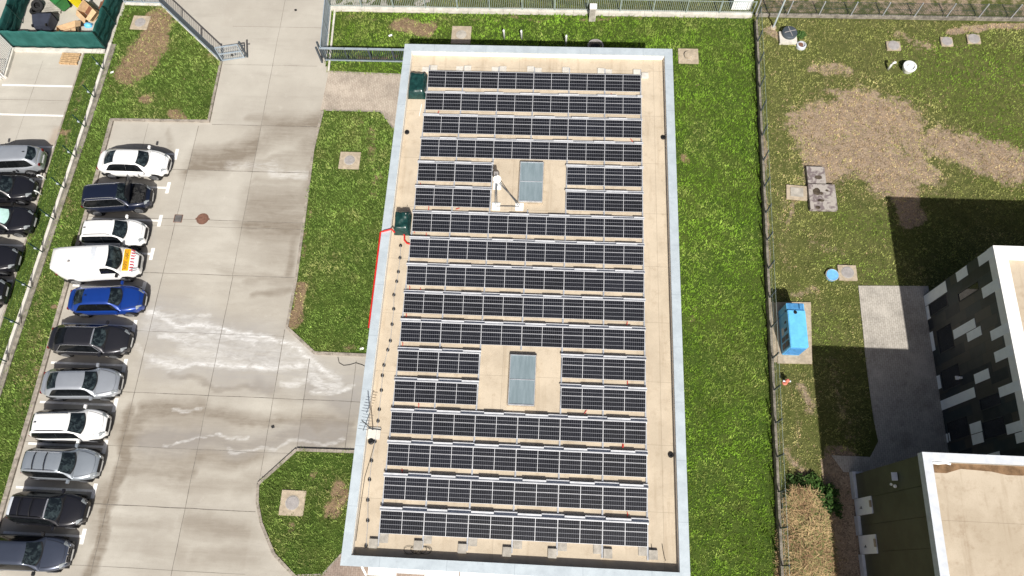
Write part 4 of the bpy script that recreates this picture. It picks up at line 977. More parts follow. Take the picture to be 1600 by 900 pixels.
    MB().obox((X(1.0) + .012, 0, S['nose'] - .28), (.008, 0, 0), (0, .26, 0), (0, 0, .055)).build('number_plate', M['white_metal'], r, local=True)
    MB().obox((X(0) - .012, 0, .62), (.008, 0, 0), (0, .26, 0), (0, 0, .055)).build('number_plate', M['white_metal'], r, local=True)
    bp = MB(); rows = []
    for i in range(13):
        y_ = -1 + 2 * i / 12; u = 1 - .035 * abs(y_) ** 2.4
        rows.append([(X(u) - .03, y_ * W * .30, .28), (X(u) + .012, y_ * W * .30, .40)])
    bp.grid(rows).build('bumper_intake', M['trim'], r, local=True)
    # shut lines of the bonnet and boot
    ln = MB(); us_ = (wb + .01, .80, .85, .90, .945)
    hs = [(X(u), hw(u) * (.78 - .10 * (u - wb) / (1 - wb)), ztop(u) + .012) for u in us_]
    ln.tube(hs + [(X(.958), hs[-1][1] * .5, ztop(.958) + .022), (X(.962), 0, ztop(.962) + .03), (X(.958), -hs[-1][1] * .5, ztop(.958) + .022)] + [(p[0], -p[1], p[2]) for p in hs[::-1]], .006, 4)
    if style not in ('van',): ln.build('bonnet_seams', M['trim'], r, local=True)
    if 'rails' in opts:
        for sgn in (1, -1): MB().tube([RS(rt + .02 + (wt - rt - .05) * i / 8, sgn * .93, .045 if 0 < i < 8 else 0) for i in range(9)], .017, 6).build('roof_rail', M['chrome'] if 'railchrome' in opts else M['trim'], r, local=True)
    if 'bars' in opts:
        for f in (.30, .62):
            u = rt + (wt - rt) * f; MB().tube([RS(u, s, .09 if abs(s) < .9 else .02) for s in (-.97, -.9, -.45, 0, .45, .9, .97)], .022, 6).build('roof_bar', M['trim'], r, local=True)
    if 'fin' in opts: MB().obox(RS(rt + .03, 0, .03), (.06, 0, 0), (0, .015, 0), (0, 0, .03)).build('aerial_fin', M['trim'], r, local=True)
    if 'rearshelf' in opts:
        patch('rear_spoiler', rb + .1 * (rt - rb), rt + .03, -.9, .9, M['coping_grey'], .02, 3, 6)
    if 'openhood' in opts:
        bay = []
        for u in (.755, .80, .85, .90, .95): bay.append([(X(u), hw(u) * s * .78, ztop(u) + .045) for s in (-1, -.5, 0, .5, 1)])
        eb = MB().grid(bay).build('engine_bay', M['black'], r, local=True)
        en = MB(); rr = random.Random(3)
        for i in range(26):
            u = rr.uniform(.775, .935); y_ = rr.uniform(-.55, .55); en.obox((X(u), y_, ztop(u) + .06), (rr.uniform(.03, .13), rr.uniform(-.02, .02), 0), (rr.uniform(-.02, .02), rr.uniform(.03, .11), 0), (0, 0, rr.uniform(.01, .05)))
        en.build('engine', M['engine'], eb, local=True)
        hd = MB(); base_ = Vector((X(.745), 0, S['hood'] + .05)); dirv = Vector((.22, 0, .975)); rows = []
        for i in range(6):
            v = i / 5 * 1.05; rows.append([base_ + dirv * v + Vector((.06 * math.sin(v * 2.8), y_ * (.74 - .06 * v), 0)) for y_ in (-1, -.6, -.2, .2, .6, 1)])
        hd.grid(rows); off = len(hd.v); hd.grid([[p + Vector((-.03, 0, 0)) for p in rw] for rw in rows]); hd.build('bonnet', paint, r, local=True, smooth=True)
    if 'grilletwo' in opts:
        for sgn in (1, -1): 
            gk = MB(); gk.obox((X(.985), sgn * .2, S['nose'] - .05), (.04, 0, .03), (0, .16, 0), (-.02, 0, .06)); gk.build('kidney_grille', M['chrome'], r, local=True)
            MB().obox((X(.985) + .006, sgn * .2, S['nose'] - .045), (.04, 0, .03), (0, .13, 0), (-.02, 0, .045)).build('grille_mesh', M['trim'], r, local=True)
    return r, dict(X=X, ztop=ztop, hw=hw, S=S, RS=RS, SS=SS, L=L, W=W)
P_WHITE = carpaint('white_car_paint', (.80, .80, .79), .0); P_NAVY = carpaint('navy_car_paint', (.011, .016, .036), .3); P_BLUE = carpaint('blue_car_paint', (.008, .045, .26), .3)
P_CHAR = carpaint('charcoal_car_paint', (.030, .030, .036), .5); P_SILV = carpaint('silver_car_paint', (.46, .49, .53), .55); P_SILV2 = carpaint('grey_silver_car_paint', (.36, .40, .44), .55)
P_BLK = carpaint('black_car_paint', (.012, .012, .016), .2); P_STEEL = carpaint('blue_grey_car_paint', (.06, .072, .105), .45)
make_car('white coupe-roofed saloon in the topmost bay of the right row of cars', (153, 249), (266, 259), 'coupe', P_WHITE, 1.82)
make_car('navy blue estate car with its bonnet raised and engine exposed', (124, 306), (239, 308), 'wagon', P_NAVY, 1.8, opts=('rails', 'railchrome', 'bright', 'openhood'))
make_car('white hatchback parked between the navy estate and the white van', (122, 360), (231, 367), 'hatch', P_WHITE, 1.8, opts=('fin', 'rails'))
van, vi = make_car('white van with yellow sign on its bonnet and red chevrons on its nose', (80, 407), (222, 412), 'van', P_WHITE, 1.86, zc=.9, opts=('darkmirror',))
make_car('bright blue saloon parked just below the white van', (106, 467), (228, 470), 'sedan', P_BLUE, 1.78, opts=('fin',))
make_car('charcoal saloon between the blue saloon and the silver saloon', (76, 527), (206, 535), 'sedan', P_CHAR, 1.85, opts=('bright', 'frontscreen_bright'))
make_car('silver saloon between the charcoal saloon and a white estate', (64, 597), (191, 600), 'sedan', P_SILV, 1.82)
make_car('white estate car between the silver saloon and the silver estate with roof bars', (43, 662), (172, 665), 'hatch', P_WHITE, 1.82, opts=('rails', 'fin'))
make_car('silver estate car with roof bars, parked above the black estate', (31, 720), (159, 728), 'wagon', P_SILV2, 1.8, opts=('rails', 'bars', 'railchrome'))
make_car('black estate car with roof bars and pale rear spoiler, second from the bottom', (9, 790), (138, 800), 'wagon', P_BLK, 1.8, opts=('bars', 'rails', 'rearshelf', 'frontscreen_bright'))
make_car('dark blue-grey car with twin grille in the bottom bay, cut by the picture edge', (-20, 862), (113, 867), 'wagon', P_STEEL, 1.84, L=4.3, opts=('grilletwo', 'darkmirror'))
make_car('silver fastback facing left, topmost in the left row of cars', (70, 250), (-45, 247), 'fastback', P_SILV, 1.8, L=4.2, flip=True, opts=('fin',))
make_car('black hatchback in the left row, just below the silver fastback', (-60, 293), (57, 297), 'sedan', P_BLK, 1.8, L=4.1, opts=('darkmirror',))
make_car('black car in the left row with a pale sunshade behind its windscreen', (-62, 341), (55, 347), 'sedan', P_BLK, 1.8, L=4.2, opts=('shade', 'darkmirror'))
make_car('black car in the left row beside the fence post, fourth from its top', (-85, 403), (31, 407), 'sedan', P_BLK, 1.8, L=4.2)
make_car('black car mostly out of frame, lowest in the left row', (-105, 452), (14, 457), 'suv', P_BLK, 1.84, L=4.2)
# van dressing: sign, chevrons, roof hatch
X, zt, hwv = vi['X'], vi['ztop'], vi['hw']
sg = MB(); rows = []
for u in (.835, .872, .908): rows.append([(X(u), y_ * .66, zt(u) + .035) for y_ in (-1, -.5, 0, .5, 1)])
sgo = sg.grid(rows).build('bonnet_sign', M['sign_yellow'], van, local=True)
cu = bpy.data.curves.new('lettering', 'FONT'); cu.body = 'TRANSPORT AGABARITIC'; cu.size = .165; cu.align_x = 'CENTER'; cu.align_y = 'CENTER'; cu.extrude = .002
tmp = bpy.data.objects.new('tmp_text', cu); col.objects.link(tmp); bpy.context.view_layer.update()
me = bpy.data.meshes.new_from_object(tmp.evaluated_get(bpy.context.evaluated_depsgraph_get())); bpy.data.objects.remove(tmp)
lt_ = bpy.data.objects.new('lettering', me); col.objects.link(lt_); me.materials.clear(); me.materials.append(M['trim']); lt_.parent = sgo
wmax = max(v.co.x for v in me.vertices) * 2; sx = 1.22 / wmax
for v in me.vertices:
    x_, y_ = v.co.x * sx, v.co.y * 1.9
    xx = X(.872) - y_; u_ = xx / vi['L'] + .5
    v.co = (xx, x_, zt(u_) + .040 + v.co.z)
ch = {0: MB(), 1: MB()}
for j in range(15):
    f0, f1 = -.92 + 1.84 * j / 15, -.92 + 1.84 * (j + 1) / 15
    for q_ in range(2):
        u0, u1 = (.918, .955) if q_ == 0 else (.955, .99)
        sh = .04 * (1 if f0 > 0 else -1) * (1 - 2 * q_)
        pts = [(X(u), hwv(u) * min(.93, max(-.93, f)) * .98, zt(u) + .03 - .10 * max(0, (u - .95) / .05) - .05 * max(0, abs(f) - .7)) for u, f in ((u0, f0), (u0, f1), (u1, f1 + sh), (u1, f0 + sh))]
        ch[(j + q_) % 2].quad(*pts)
o = ch[0].build('chevron_film', M['stripe_red'], van, local=True); o['label'] = 'red chevron stripes'
o = ch[1].build('chevron_film', M['stripe_white'], van, local=True); o['label'] = 'white chevron stripes'
hb = MB(); rw = []
for u in (.52, .55, .58): rw.append([vi['RS'](u, s, .012) for s in (-.75, -.3, .2, .6, .8)])
hb.grid(rw).build('roof_patch', M['coping_grey'], van, local=True)
lg_ = MB(); p_ = vi['RS'](.27, -.42, .03); lg_.lathe(p_, [(.07, 0), (.05, .06)], 10); p_ = vi['RS'](.03, -.5, .02); lg_.lathe(p_, [(.09, 0), (.08, .04)], 10); lg_.build('roof_vent', M['concrete_grey'], van, local=True)

# ------------------------------------------------------------------ fences
def lerp(a, b, t): return Vector(a) + (Vector(b) - Vector(a)) * t
def picket_fence(label, a, b, h, z0, step=.12, post=2.05, mat='fence_grey', wall=None, pw=.022, railh=.05, name='picket_fence', group=None):
    a, b = Vector((*a[:2], 0)), Vector((*b[:2], 0)); d = (b - a).normalized(); L = (b - a).length
    r = thing(name, label, 'fence', (a + b) / 2, 0, group)
    pk = MB(); n = int(L / step)
    for i in range(1, n):
        p = a + d * (i * step); pk.bar((p.x, p.y, z0 + .06), (p.x, p.y, z0 + h - .02), pw, pw)
    pk.build('pickets', M[mat], r)
    rl = MB(); rl.bar((*a[:2], z0 + .1), (*b[:2], z0 + .1), railh, railh); rl.bar((*a[:2], z0 + h), (*b[:2], z0 + h), railh, railh); rl.build('rails', M[mat], r)
    k = max(1, round(L / post))
    for i in range(k + 1):
        p = a + d * (L * i / k); MB().bar((p.x, p.y, 0), (p.x, p.y, z0 + h + .04), .065).build('post', M[mat], r)
    if wall:
        mb = MB(); m_ = max(1, round(L / 2.2))
        for i in range(m_):
            p = a + d * (L * i / m_); q = a + d * (L * (i + 1) / m_ - .012)
            dz = random.uniform(-.015, .015); mb.bar((p.x, p.y, wall[1] / 2 - .05 + dz), (q.x, q.y, wall[1] / 2 - .05 + dz), wall[0], wall[1] + .1)
        mb.build('base_wall', M['concrete_pale'], r)
    return r
def mesh_fence(label, a, b, h, z0, post=1.71, mat='fence_green', wall=None, wire='steel', cell=.11, curve=None, wr=.0045):
    a, b = Vector((*a[:2], 0)), Vector((*b[:2], 0)); d = (b - a).normalized(); L = (b - a).length
    r = thing('mesh_fence', label, 'fence', (a + b) / 2)
    wm_ = MB(); n = int((L + h) / cell); p_ = Vector((-d.y, d.x, 0)) * wr; lw = Vector((0, 0, wr))
    for i in range(n):
        for sgn in (1, -1):
            s0 = i * cell - (h if sgn > 0 else 0); s1 = s0 + h * sgn
            zA, zB = z0, z0 + h
            lo, hi = (s0, s1) if sgn > 0 else (s0, s0 - h)
            # clip to the fence length
            t0, t1 = 0.0, 1.0
            for v in (0, L):
                pass
            e0, e1 = lo, hi
            if max(e0, e1) < 0 or min(e0, e1) > L: continue
            def cl(s): return max(0, min(L, s))
            f = lambda s: (s - e0) / (e1 - e0)
            c0, c1 = cl(e0), cl(e1)
            A = a + d * c0 + Vector((0, 0, zA + h * f(c0))); B = a + d * c1 + Vector((0, 0, zA + h * f(c1)))
            if (B - A).length < .05: continue
            u = (B - A).normalized(); nn = u.cross(Vector((-d.y, d.x, 0))) * wr
            wm_.quad(A - nn, B - nn, B + nn, A + nn)
    wm_.build('wire_mesh', M[wire], r)
    k = max(1, round(L / post)); rl = MB(); rl.bar((*a[:2], z0 + h), (*b[:2], z0 + h), .012); rl.bar((*a[:2], z0 + h * .5), (*b[:2], z0 + h * .5), .008); rl.build('tension_wire', M[wire], r)
    for i in range(k + 1):
        p = a + d * (L * i / k); MB().bar((p.x, p.y, 0), (p.x, p.y, z0 + h + .03), .062).build('post', M[mat], r)
    if wall:
        mb = MB(); m_ = max(1, round(L / 1.72))
        for i in range(m_):
            p = a + d * (L * i / m_); q = a + d * (L * (i + 1) / m_ - .01); dz = random.uniform(-.012, .012)
            mb.bar((p.x, p.y, wall[1] / 2 - .05 + dz), (q.x, q.y, wall[1] / 2 - .05 + dz), wall[0], wall[1] + .1)
        mb.build('base_wall', M['concrete_pale' if wall[0] > .2 else 'wall_worn'], r)
    return r
picket_fence('grey steel picket fence on a pale concrete base along the top of the lawn', (-14.75, 33.55), (12.35, 33.55), 1.02, .2, .12, 2.06, 'picket_grey', wall=(.28, .2), pw=.022, railh=.03)
picket_fence('short grey picket fence beside the driveway, joining the top fence to the sliding gate', (-14.75, 33.4), (-14.5, 29.5), 1.2, .15, .085, 2.0, 'fence_grey', wall=(.16, .12))
gt = picket_fence('sliding picket gate standing between the driveway and the top of the solar building', (-14.5, 29.42), (-8.6, 29.42), 1.15, .08, .125, 1.5, 'fence_dark', name='sliding_gate', pw=.035)
gt['category'] = 'gate'
MB().bar((-14.6, 29.42, 1.22), (-8.6, 29.42, 1.22), .1, .09).bar((-14.5, 29.42, .12), (-8.6, 29.42, .12), .08, .1).build('gate_frame', M['fence_grey'], gt)
MB().bar((-14.72, 29.3, 0), (-14.72, 29.3, 1.45), .1).build('gate_post', M['fence_dark'], gt); MB().bar((-14.72, 29.7, 0), (-14.72, 29.7, 1.45), .1).build('gate_post', M['fence_dark'], gt)
picket_fence('grey picket fence slanting across the corner of the upper left lawn', (-26.0, 33.55), (-21.2, 29.2), 1.25, .14, .2, 2.0, 'fence_dark', wall=(.2, .1), railh=.07, pw=.03)
MB().bar((-26.0, 33.5, .2), (-21.25, 29.2, .2), .04, .26).build('kick_plate', M['fence_grey'], bpy.data.objects[[o.name for o in col.objects if o.get('label', '').startswith('grey picket fence slanting')][0]])
picket_fence('grey picket fence on a pale base at the very top left lawn edge', (-28.5, 33.65), (-26.05, 33.6), 1.25, .14, .11, 1.2, 'fence_grey', wall=(.28, .14))
# pedestrian gate standing open
pg = thing('wicket_gate', 'small grey steel gate standing open at the end of the slanting fence', 'gate', (-21.2, 29.2, 0))
def gate_leaf(A, B, z0, h, nb, mat):
    mb = MB(); A, B = Vector((*A, 0)), Vector((*B, 0)); up_ = Vector((0, 0, 1))
    for t in (0, 1): p = A.lerp(B, t); mb.bar((p.x, p.y, z0), (p.x, p.y, z0 + h), .07)
    for z in (z0 + .04, z0 + h * .5, z0 + h): mb.bar((A.x, A.y, z), (B.x, B.y, z), .06)
    for i in range(1, nb): p = A.lerp(B, i / nb); mb.bar((p.x, p.y, z0), (p.x, p.y, z0 + h), .025)
    return mb
gate_leaf((-21.1, 29.22), (-19.75, 29.5), .06, 1.25, 12, 0).build('leaf', M['fence_grey'], pg)
MB().bar((-21.2, 29.2, 0), (-21.2, 29.2, 1.5), .1).build('gate_post', M['fence_dark'], pg); MB().bar((-19.6, 29.6, 0), (-19.6, 29.6, 1.45), .1).bar((-19.6, 29.6, 1.1), (-19.4, 29.62, 1.1), .05).build('gate_post', M['fence_dark'], pg)
MB().bar((-20.3, 29.3, .6), (-20.3, 29.2, .6), .08, .12).build('lock', M['black'], pg)
# left boundary: green posts and mesh on a concrete base wall
wl_pts = [(-28.62, 30.3), (-28.78, 23.5), (-29.02, 16.0), (-29.25, 9.0), (-29.5, -6)]
lf = thing('mesh_fence', 'wire fence with dark green posts on a pale wall between the two car parks', 'fence', (-29, 15, 0))
mb = MB()
for a, b in zip(wl_pts[:-1], wl_pts[1:]):
    a, b = Vector((*a, 0)), Vector((*b, 0)); n = max(1, round((b - a).length / 2.1))
    for i in range(n):
        p = a.lerp(b, i / n); q = a.lerp(b, (i + 1) / n - .004); dz = random.uniform(-.02, .02); mb.bar((p.x, p.y, .1 + dz), (q.x, q.y, .1 + dz), .17, .36)
mb.build('base_wall', M['concrete_pale'], lf)
ft = MB()
for a, b in zip(wl_pts[:-1], wl_pts[1:]): ft.bar((a[0] + .21, a[1], .06), (b[0] + .21, b[1] + .002, .06), .22, .16)
ft.build('footing', M['wall_worn'], lf)  # dark grey strip along the wall's east foot, modelled as a low ledge
for p, tp in (((162.5, 108), (146, 86)), ((149, 152), (131, 133)), ((134, 198), (115, 180)), ((119, 245), (98, 227)), ((102, 294), (81, 278)), ((86, 343), (65, 329)), ((68, 394), (46, 381)), ((50, 450), (28, 437)), ((32, 507), (9, 495)), ((12, 565), (-11, 555))):
    g = G(*p, .28); MB().bar((g.x - .06, g.y, .28), (g.x - .06, g.y, 1.55), .05).build('post', M['fence_green'], lf)
    MB().obox((g.x - .1, g.y, .86), (.06, 0, 0), (0, .06, 0), (0, 0, .05)).build('post_clip', M['coping'], lf)
tw = MB()
for z in (.5, .8, 1.1, 1.45):
    for a, b in zip(wl_pts[:-1], wl_pts[1:]): tw.bar((a[0] - .06, a[1], z), (b[0] - .06, b[1], z), .006)
tw.build('tension_wire', M['fence_green'], lf)
mesh_fence('wire mesh fence on a low concrete wall down the right side of the lawn', (EAST(32.9), 32.9), (EAST(-6), -6), 1.12, .34, 1.71, 'fence_dark', wall=(.13, .42), wire='picket_grey', cell=.13, wr=.0045)
mesh_fence('galvanised chain-link fence along the top of the right-hand yard', (12.6, 33.62), (42, 33.62), 1.12, .12, 1.98, 'steel', wall=(.16, .12), wire='fence_dark', cell=.15, wr=.006)
# left slat fence beside enclosure
r = picket_fence('pale steel picket fence at the left edge beside the waste yard', (-35.05, 29.8), (-34.95, 27.6), 1.45, .2, .13, 2.2, 'white_metal', wall=(.25, .2), pw=.04)
r = picket_fence('pale steel picket fence leaving the left edge of the picture', (-35.1, 27.55), (-40, 27.6), 1.45, .2, .13, 2.2, 'white_metal', wall=(.25, .2), pw=.04)

# ------------------------------------------------------------------ waste yard
def screen(label, a, b, h=1.55, post_side=1, dzs=.0):
    a, b = Vector((*a, 0)), Vector((*b, 0)); d = (b - a).normalized(); L = (b - a).length; nrm = Vector((-d.y, d.x, 0))
    r = thing('screen_fence', label, 'fence', (a + b) / 2, 0, 'green cloth screens around the waste yard')
    rows = []; n = max(4, int(L / .35))
    for j in range(7):
        z = .1 + h * j / 6
        rows.append([a + d * (L * i / n) + nrm * (.03 * math.sin(i * 2.1 + j * .6)) + Vector((0, 0, z + (.03 * math.sin(i * 1.7) if j == 6 else 0))) for i in range(n + 1)])
    mb = MB().grid(rows); k = mb.build('cloth', M['screen'], r, smooth=True)
    sd_ = k.modifiers.new('thickness', 'SOLIDIFY'); sd_.thickness = .012
    m_ = max(1, round(L / 2.0))
    for i in range(m_ + 1):
        p = a + d * (L * i / m_) - nrm * .06 * post_side; MB().bar((p.x, p.y, 0), (p.x, p.y, .1 + h + .05), .05).build('post', M['fence_green'], r)
    for z in (.7, 1.15): MB().bar(a + Vector((0, 0, z)) - nrm * .07 * post_side, b + Vector((0, 0, z)) - nrm * .07 * post_side, .03).build('rail', M['fence_green'], r)
    return r
SW, SE = (-35.15, 29.95), (-28.95, 29.95); NW, NE = (-35.15, 33.95), (-28.75, 33.95)
screen('dark green cloth screen on the lower side of the waste yard', SW, SE, post_side=-1); screen('dark green cloth screen on the right side of the waste yard', SE, NE, post_side=1)
screen('dark green cloth screen on the left side of the waste yard', NW, SW, post_side=-1); screen('dark green cloth screen on the top side of the waste yard', NW, NE, post_side=1)
struct('yard_sill', MB().box(-35.2, -28.9, 29.62, 29.86, 0, .16), M['concrete_pale'])
def wheelie(label, loc, rz, mat, lidmat, tipped, open_lid=False):
    r = thing('waste_bin', label, 'bin', loc, rz, 'bins in the waste yard')
    mb = MB(); w0, w1, d0, d1, h = .42, .56, .30, .40, 1.0
    vs = [(-w0, -d0, .1), (w0, -d0, .1), (w0, d0, .1), (-w0, d0, .1), (-w1, -d1, h), (w1, -d1, h), (w1, d1, h), (-w1, d1, h)]
    if tipped: vs = [(x, z - .4, y + .42) for x, y, z in vs]
    mb.add(vs, [(3, 2, 1, 0), (0, 1, 5, 4), (1, 2, 6, 5), (2, 3, 7, 6), (3, 0, 4, 7), (4, 5, 6, 7)]); mb.build('bin_body', mat, r, local=True, bevel=.03)
    ld = MB()
    if tipped: ld.obox((0, .66, .42), (w1 + .02, 0, 0), (0, .03, 0), (0, 0, d1 + .02)); ld.build('lid', lidmat, r, local=True, bevel=.015)
    else:
        ld.obox((0, 0, h + .06), (w1 + .03, 0, 0), (0, d1 + .03, .02), (0, 0, .05)); ld.build('lid', lidmat, r, local=True, bevel=.03)
    for sx_ in (-1, 1):
        wc = (sx_ * .38, d0 if not tipped else -.3, .1 if not tipped else .75)
        MB().lathe((wc[0], wc[1], wc[2]), [(.1, -.03), (.1, .03)], 12, 'x').build('wheel', M['rubber'], r, local=True)
    hb = MB(); hb.bar((-.3, (d1 + .06) if not tipped else .6, h - .05 if not tipped else .84), (.3, (d1 + .06) if not tipped else .6, h - .05 if not tipped else .84), .03); hb.build('handle', mat, r, local=True)
    return r
g = G(70, 48); r = wheelie('black-blue plastic bin lying tipped on its side in the waste yard', (g.x + .15, g.y + .1, 0), R(6), M['bin_black'], M['black'], True); r.scale = (1.15, 1.0, 1.0)
g = G(99, 15); wheelie('green plastic bin with a rounded lid at the top of the waste yard', (g.x, g.y + .2, 0), R(-35), M['bin_green'], M['bin_green'], False)
g = G(121, 12); r = wheelie('bright yellow plastic bin beside the green bin', (g.x, g.y + .25, 0), R(-38), M['bin_yellow'], M['bin_yellow'], False); r.scale = (.7, .8, .85)
def carton(label, loc, rz, sx_, sy_, sz_, tilt=.0):
    r = thing('cardboard_box', label, 'box', loc, rz, 'cardboard boxes in the waste yard')
    t = .02; mb = MB()
    for q_ in ((-sx_, sx_, -sy_, -sy_ + t), (-sx_, sx_, sy_ - t, sy_), (-sx_, -sx_ + t, -sy_ + t, sy_ - t), (sx_ - t, sx_, -sy_ + t, sy_ - t)): mb.box(q_[0], q_[1], q_[2], q_[3], 0, sz_)
    mb.box(-sx_ + t, sx_ - t, -sy_ + t, sy_ - t, 0, t); mb.build('carton', M['cardboard'], r, local=True)
    MB().box(-sx_ + t, sx_ - t, -sy_ + t, sy_ - t, t + .001, t + .012).build('inside', M['cardboard_dark'], r, local=True)
    fl = MB(); fl.add([(-sx_, -sy_, sz_), (sx_, -sy_, sz_), (sx_ * .95, -sy_ - .32, sz_ - .1), (-sx_ * .95, -sy_ - .32, sz_ - .12)], [(0, 1, 2, 3)]); fl.add([(sx_, -sy_, sz_), (sx_, sy_, sz_), (sx_ + .3, sy_ * .9, sz_ - .12), (sx_ + .3, -sy_ * .9, sz_ - .05)], [(0, 1, 2, 3)]); fl.build('flap', M['cardboard'], r, local=True)
    r.rotation_euler = (tilt, 0, rz); return r
g = G(146, 22); carton('large open cardboard box at the upper right of the waste yard', (g.x, g.y, .12), R(-42), .55, .42, .6, R(25))
g = G(111, 50); carton('crumpled cardboard box beside the tipped black bin', (g.x, g.y - .1, .1), R(24), .62, .4, .42, R(-14))
for p, lb, zz, tl in (((57, 18), 'black tyre lying flat in the waste yard, lower of two', .0, 0), ((62, 12), 'black tyre leaning on another at the left of the waste yard', .16, 25)):
    g = G(*p); o = MB().lathe((0, 0, 0), [(.20, .02), (.33, 0), (.38, .05), (.38, .15), (.33, .2), (.20, .18), (.20, .02)], 24).build('old_tyre', M['rubber'], smooth=False); o.location = (g.x, g.y, zz); o.rotation_euler = (R(tl), R(tl * .5), 0); tag(o, lb, 'tyre', 'tyres in the waste yard')
g = G(138, 40); bgm = MB(); rows = []
for j in range(7):
    ph = j / 6 * math.pi * .5; rows.append([(g.x + (.26 * math.cos(ph) + .01) * math.cos(k * .5236) * (1.3 if k in (0, 1, 11) else 1), g.y + (.2 * math.cos(ph) + .01) * math.sin(k * .5236), .2 * math.sin(ph) + .02 * math.sin(k * 2.3)) for k in range(13)])
o = bgm.grid(rows).build('plastic_bag', M['blue_paint'], smooth=True); tag(o, 'small crumpled blue plastic bag on the waste yard floor', 'bag')
def pallet(label, loc, rz, top='wood'):
    r = thing('pallet', label, 'pallet', loc, rz); mb = MB()
    for i in range(6): mb.box(-.6, .6, -.4 + i * .14, -.4 + i * .14 + .1, .12, .142)
    mb.build('deck_boards', M[top], r, local=True); mb = MB()
    for y_ in (-.36, 0, .36):
        for x_ in (-.54, 0, .54): mb.box(x_ - .06, x_ + .06, y_ - .045, y_ + .045, .022, .12)
    mb.build('blocks', M[top], r, local=True); mb = MB()
    for y_ in (-.36, 0, .36): mb.box(-.6, .6, y_ - .045, y_ + .045, 0, .022)
    mb.build('bottom_boards', M[top], r, local=True)
g = G(110.5, 93); pallet('wooden pallet on the pale concrete just below the waste yard', g, R(-2))
g = G(85, 14); pallet('weathered grey pallet lying at the top of the waste yard', (g.x, g.y, 0), R(-3), 'concrete')
g = G(166, 16); o = MB().obox((g.x, g.y, .3), (.2, 0, .05), (0, .3, 0), (0, 0, .25)).obox((g.x + .1, g.y + .5, .2), (.25, .05, 0), (0, .15, .05), (0, 0, .2)).build('scrap_heap', M['cardboard_dark'], bevel=.04); tag(o, 'small heap of dark scrap against the right screen of the waste yard', 'scrap')
# hooked posts at the kerb
for p, lb in (((73, 281), 'small white hook-shaped post by the kerb, upper of two'), ((66, 305), 'small white hook-shaped post by the kerb, lower of two')):
    g = G(*p); pts = [g, g + Vector((0, 0, .42))] + [g + Vector((-.15 + .15 * math.cos(a), 0, .42 + .15 * math.sin(a))) for a in (.5, 1.1, 1.7, 2.4, 3.1)] + [g + Vector((-.3, 0, .32))]
    o = MB().tube(pts, .04, 8).build('hook_post', M['white_metal'], smooth=True); tag(o, lb, 'post', 'hook posts at the kerb')

# ------------------------------------------------------------------ manholes and small yard things
def manhole(label, p, sx_, sy_, rz=0, lid=.33, slab='concrete_tan', lidm='concrete_grey', z=.0, h=.12, raised=.0, square=False):
    g = G(*p); r = thing('manhole', label, 'manhole', (g.x, g.y, z), R(rz), 'manholes on concrete slabs')
    MB().box(-sx_, sx_, -sy_, sy_, 0, h).build('slab', M[slab], r, local=True, bevel=.015)
    if square: MB().box(-sx_ * .62, sx_ * .62, -sy_ * .62, sy_ * .62, h, h + .03).build('cover', M[lidm], r, local=True)
    else:
        MB().lathe((0, 0, h), [(lid, 0), (lid, .02 + raised), (lid - .03, .03 + raised)], 26).build('cover', M[lidm], r, local=True)
        MB().lathe((0, 0, h), [(lid + .035, .0), (lid + .035, .012), (lid + .002, .012), (lid + .002, 0)], 26).build('rim', M['concrete'], r, local=True)
    return r
manhole('square tan slab with a round grey cover on the upper left lawn', (220.5, 37), .58, .55, -2, .33, lidm='concrete_grey')
manhole('square tan slab with round cover on the lawn left of the solar roof', (547, 252), .62, .58, 0, .30)
manhole('square tan slab with round grey cover on the rounded lower lawn', (458, 786), .62, .62, 0, .33, 'concrete_tan')
manhole('square tan slab with dark round cover, half shaded above the solar roof', (721, 56), .62, .68, 0, .30, lidm='concrete')
manhole('square tan slab with raised round cover off the upper right roof corner', (1075, 89), .62, .55, 0, .27, lidm='concrete_tan', raised=.12)
manhole('small round cover in a pale slab at the top of the yard, leftmost of three', (1395, 73), .42, .33, 0, .32, 'concrete_tan')
manhole('small round cover in a pale slab at the top of the yard, middle of three', (1478, 66.5), .36, .33, 0, .30)
manhole('small round cover in a pale slab at the top of the yard, rightmost of three', (1520, 62.5), .40, .33, 0, .33)
manhole('square tan slab with round grey cover next to the round blue lid', (1323, 427), .50, .45, 0, .32)
manhole('low worn slab with a square sunken cover beside the two dark slabs', (1244, 302), .58, .46, -4, .3, 'concrete_tan', 'concrete', square=True)
g = G(1299, 431); r = thing('tank_lid', 'round bright blue lid standing in the yard grass', 'lid', g); MB().lathe(g, [(.33, 0), (.33, .16), (.31, .19), (.28, .175)], 26).build('lid', M['lid_blue'], r); MB().lathe(g, [(.35, .12), (.36, .16), (.34, .16)], 26).build('rim', M['concrete_tan'], r)
g = G(1417, 110); r = thing('vent_cowl', 'round white plastic cowl standing in the yard, beside a bent pipe', 'vent', g)
MB().lathe(g, [(.28, 0), (.38, .3), (.40, .36), (.39, .44), (.30, .46), (.27, .33), (.22, .32)], 26).build('cowl', M['white_metal'], r); MB().lathe(g + Vector((.02, .03, 0)), [(.18, .3), (.17, .4), (.12, .45), (.04, .47)], 18).build('cap', M['white_metal'], r, smooth=True)
g = G(1387, 109); o = MB().tube([g, g + Vector((.02, 0, .5)), g + Vector((.05, .02, .6)), g + Vector((.12, .03, .66)), g + Vector((.2, .05, .64))], .07, 10).build('vent_pipe', M['white_metal'], smooth=True); tag(o, 'bent white plastic vent pipe in the yard beside the round cowl', 'pipe')
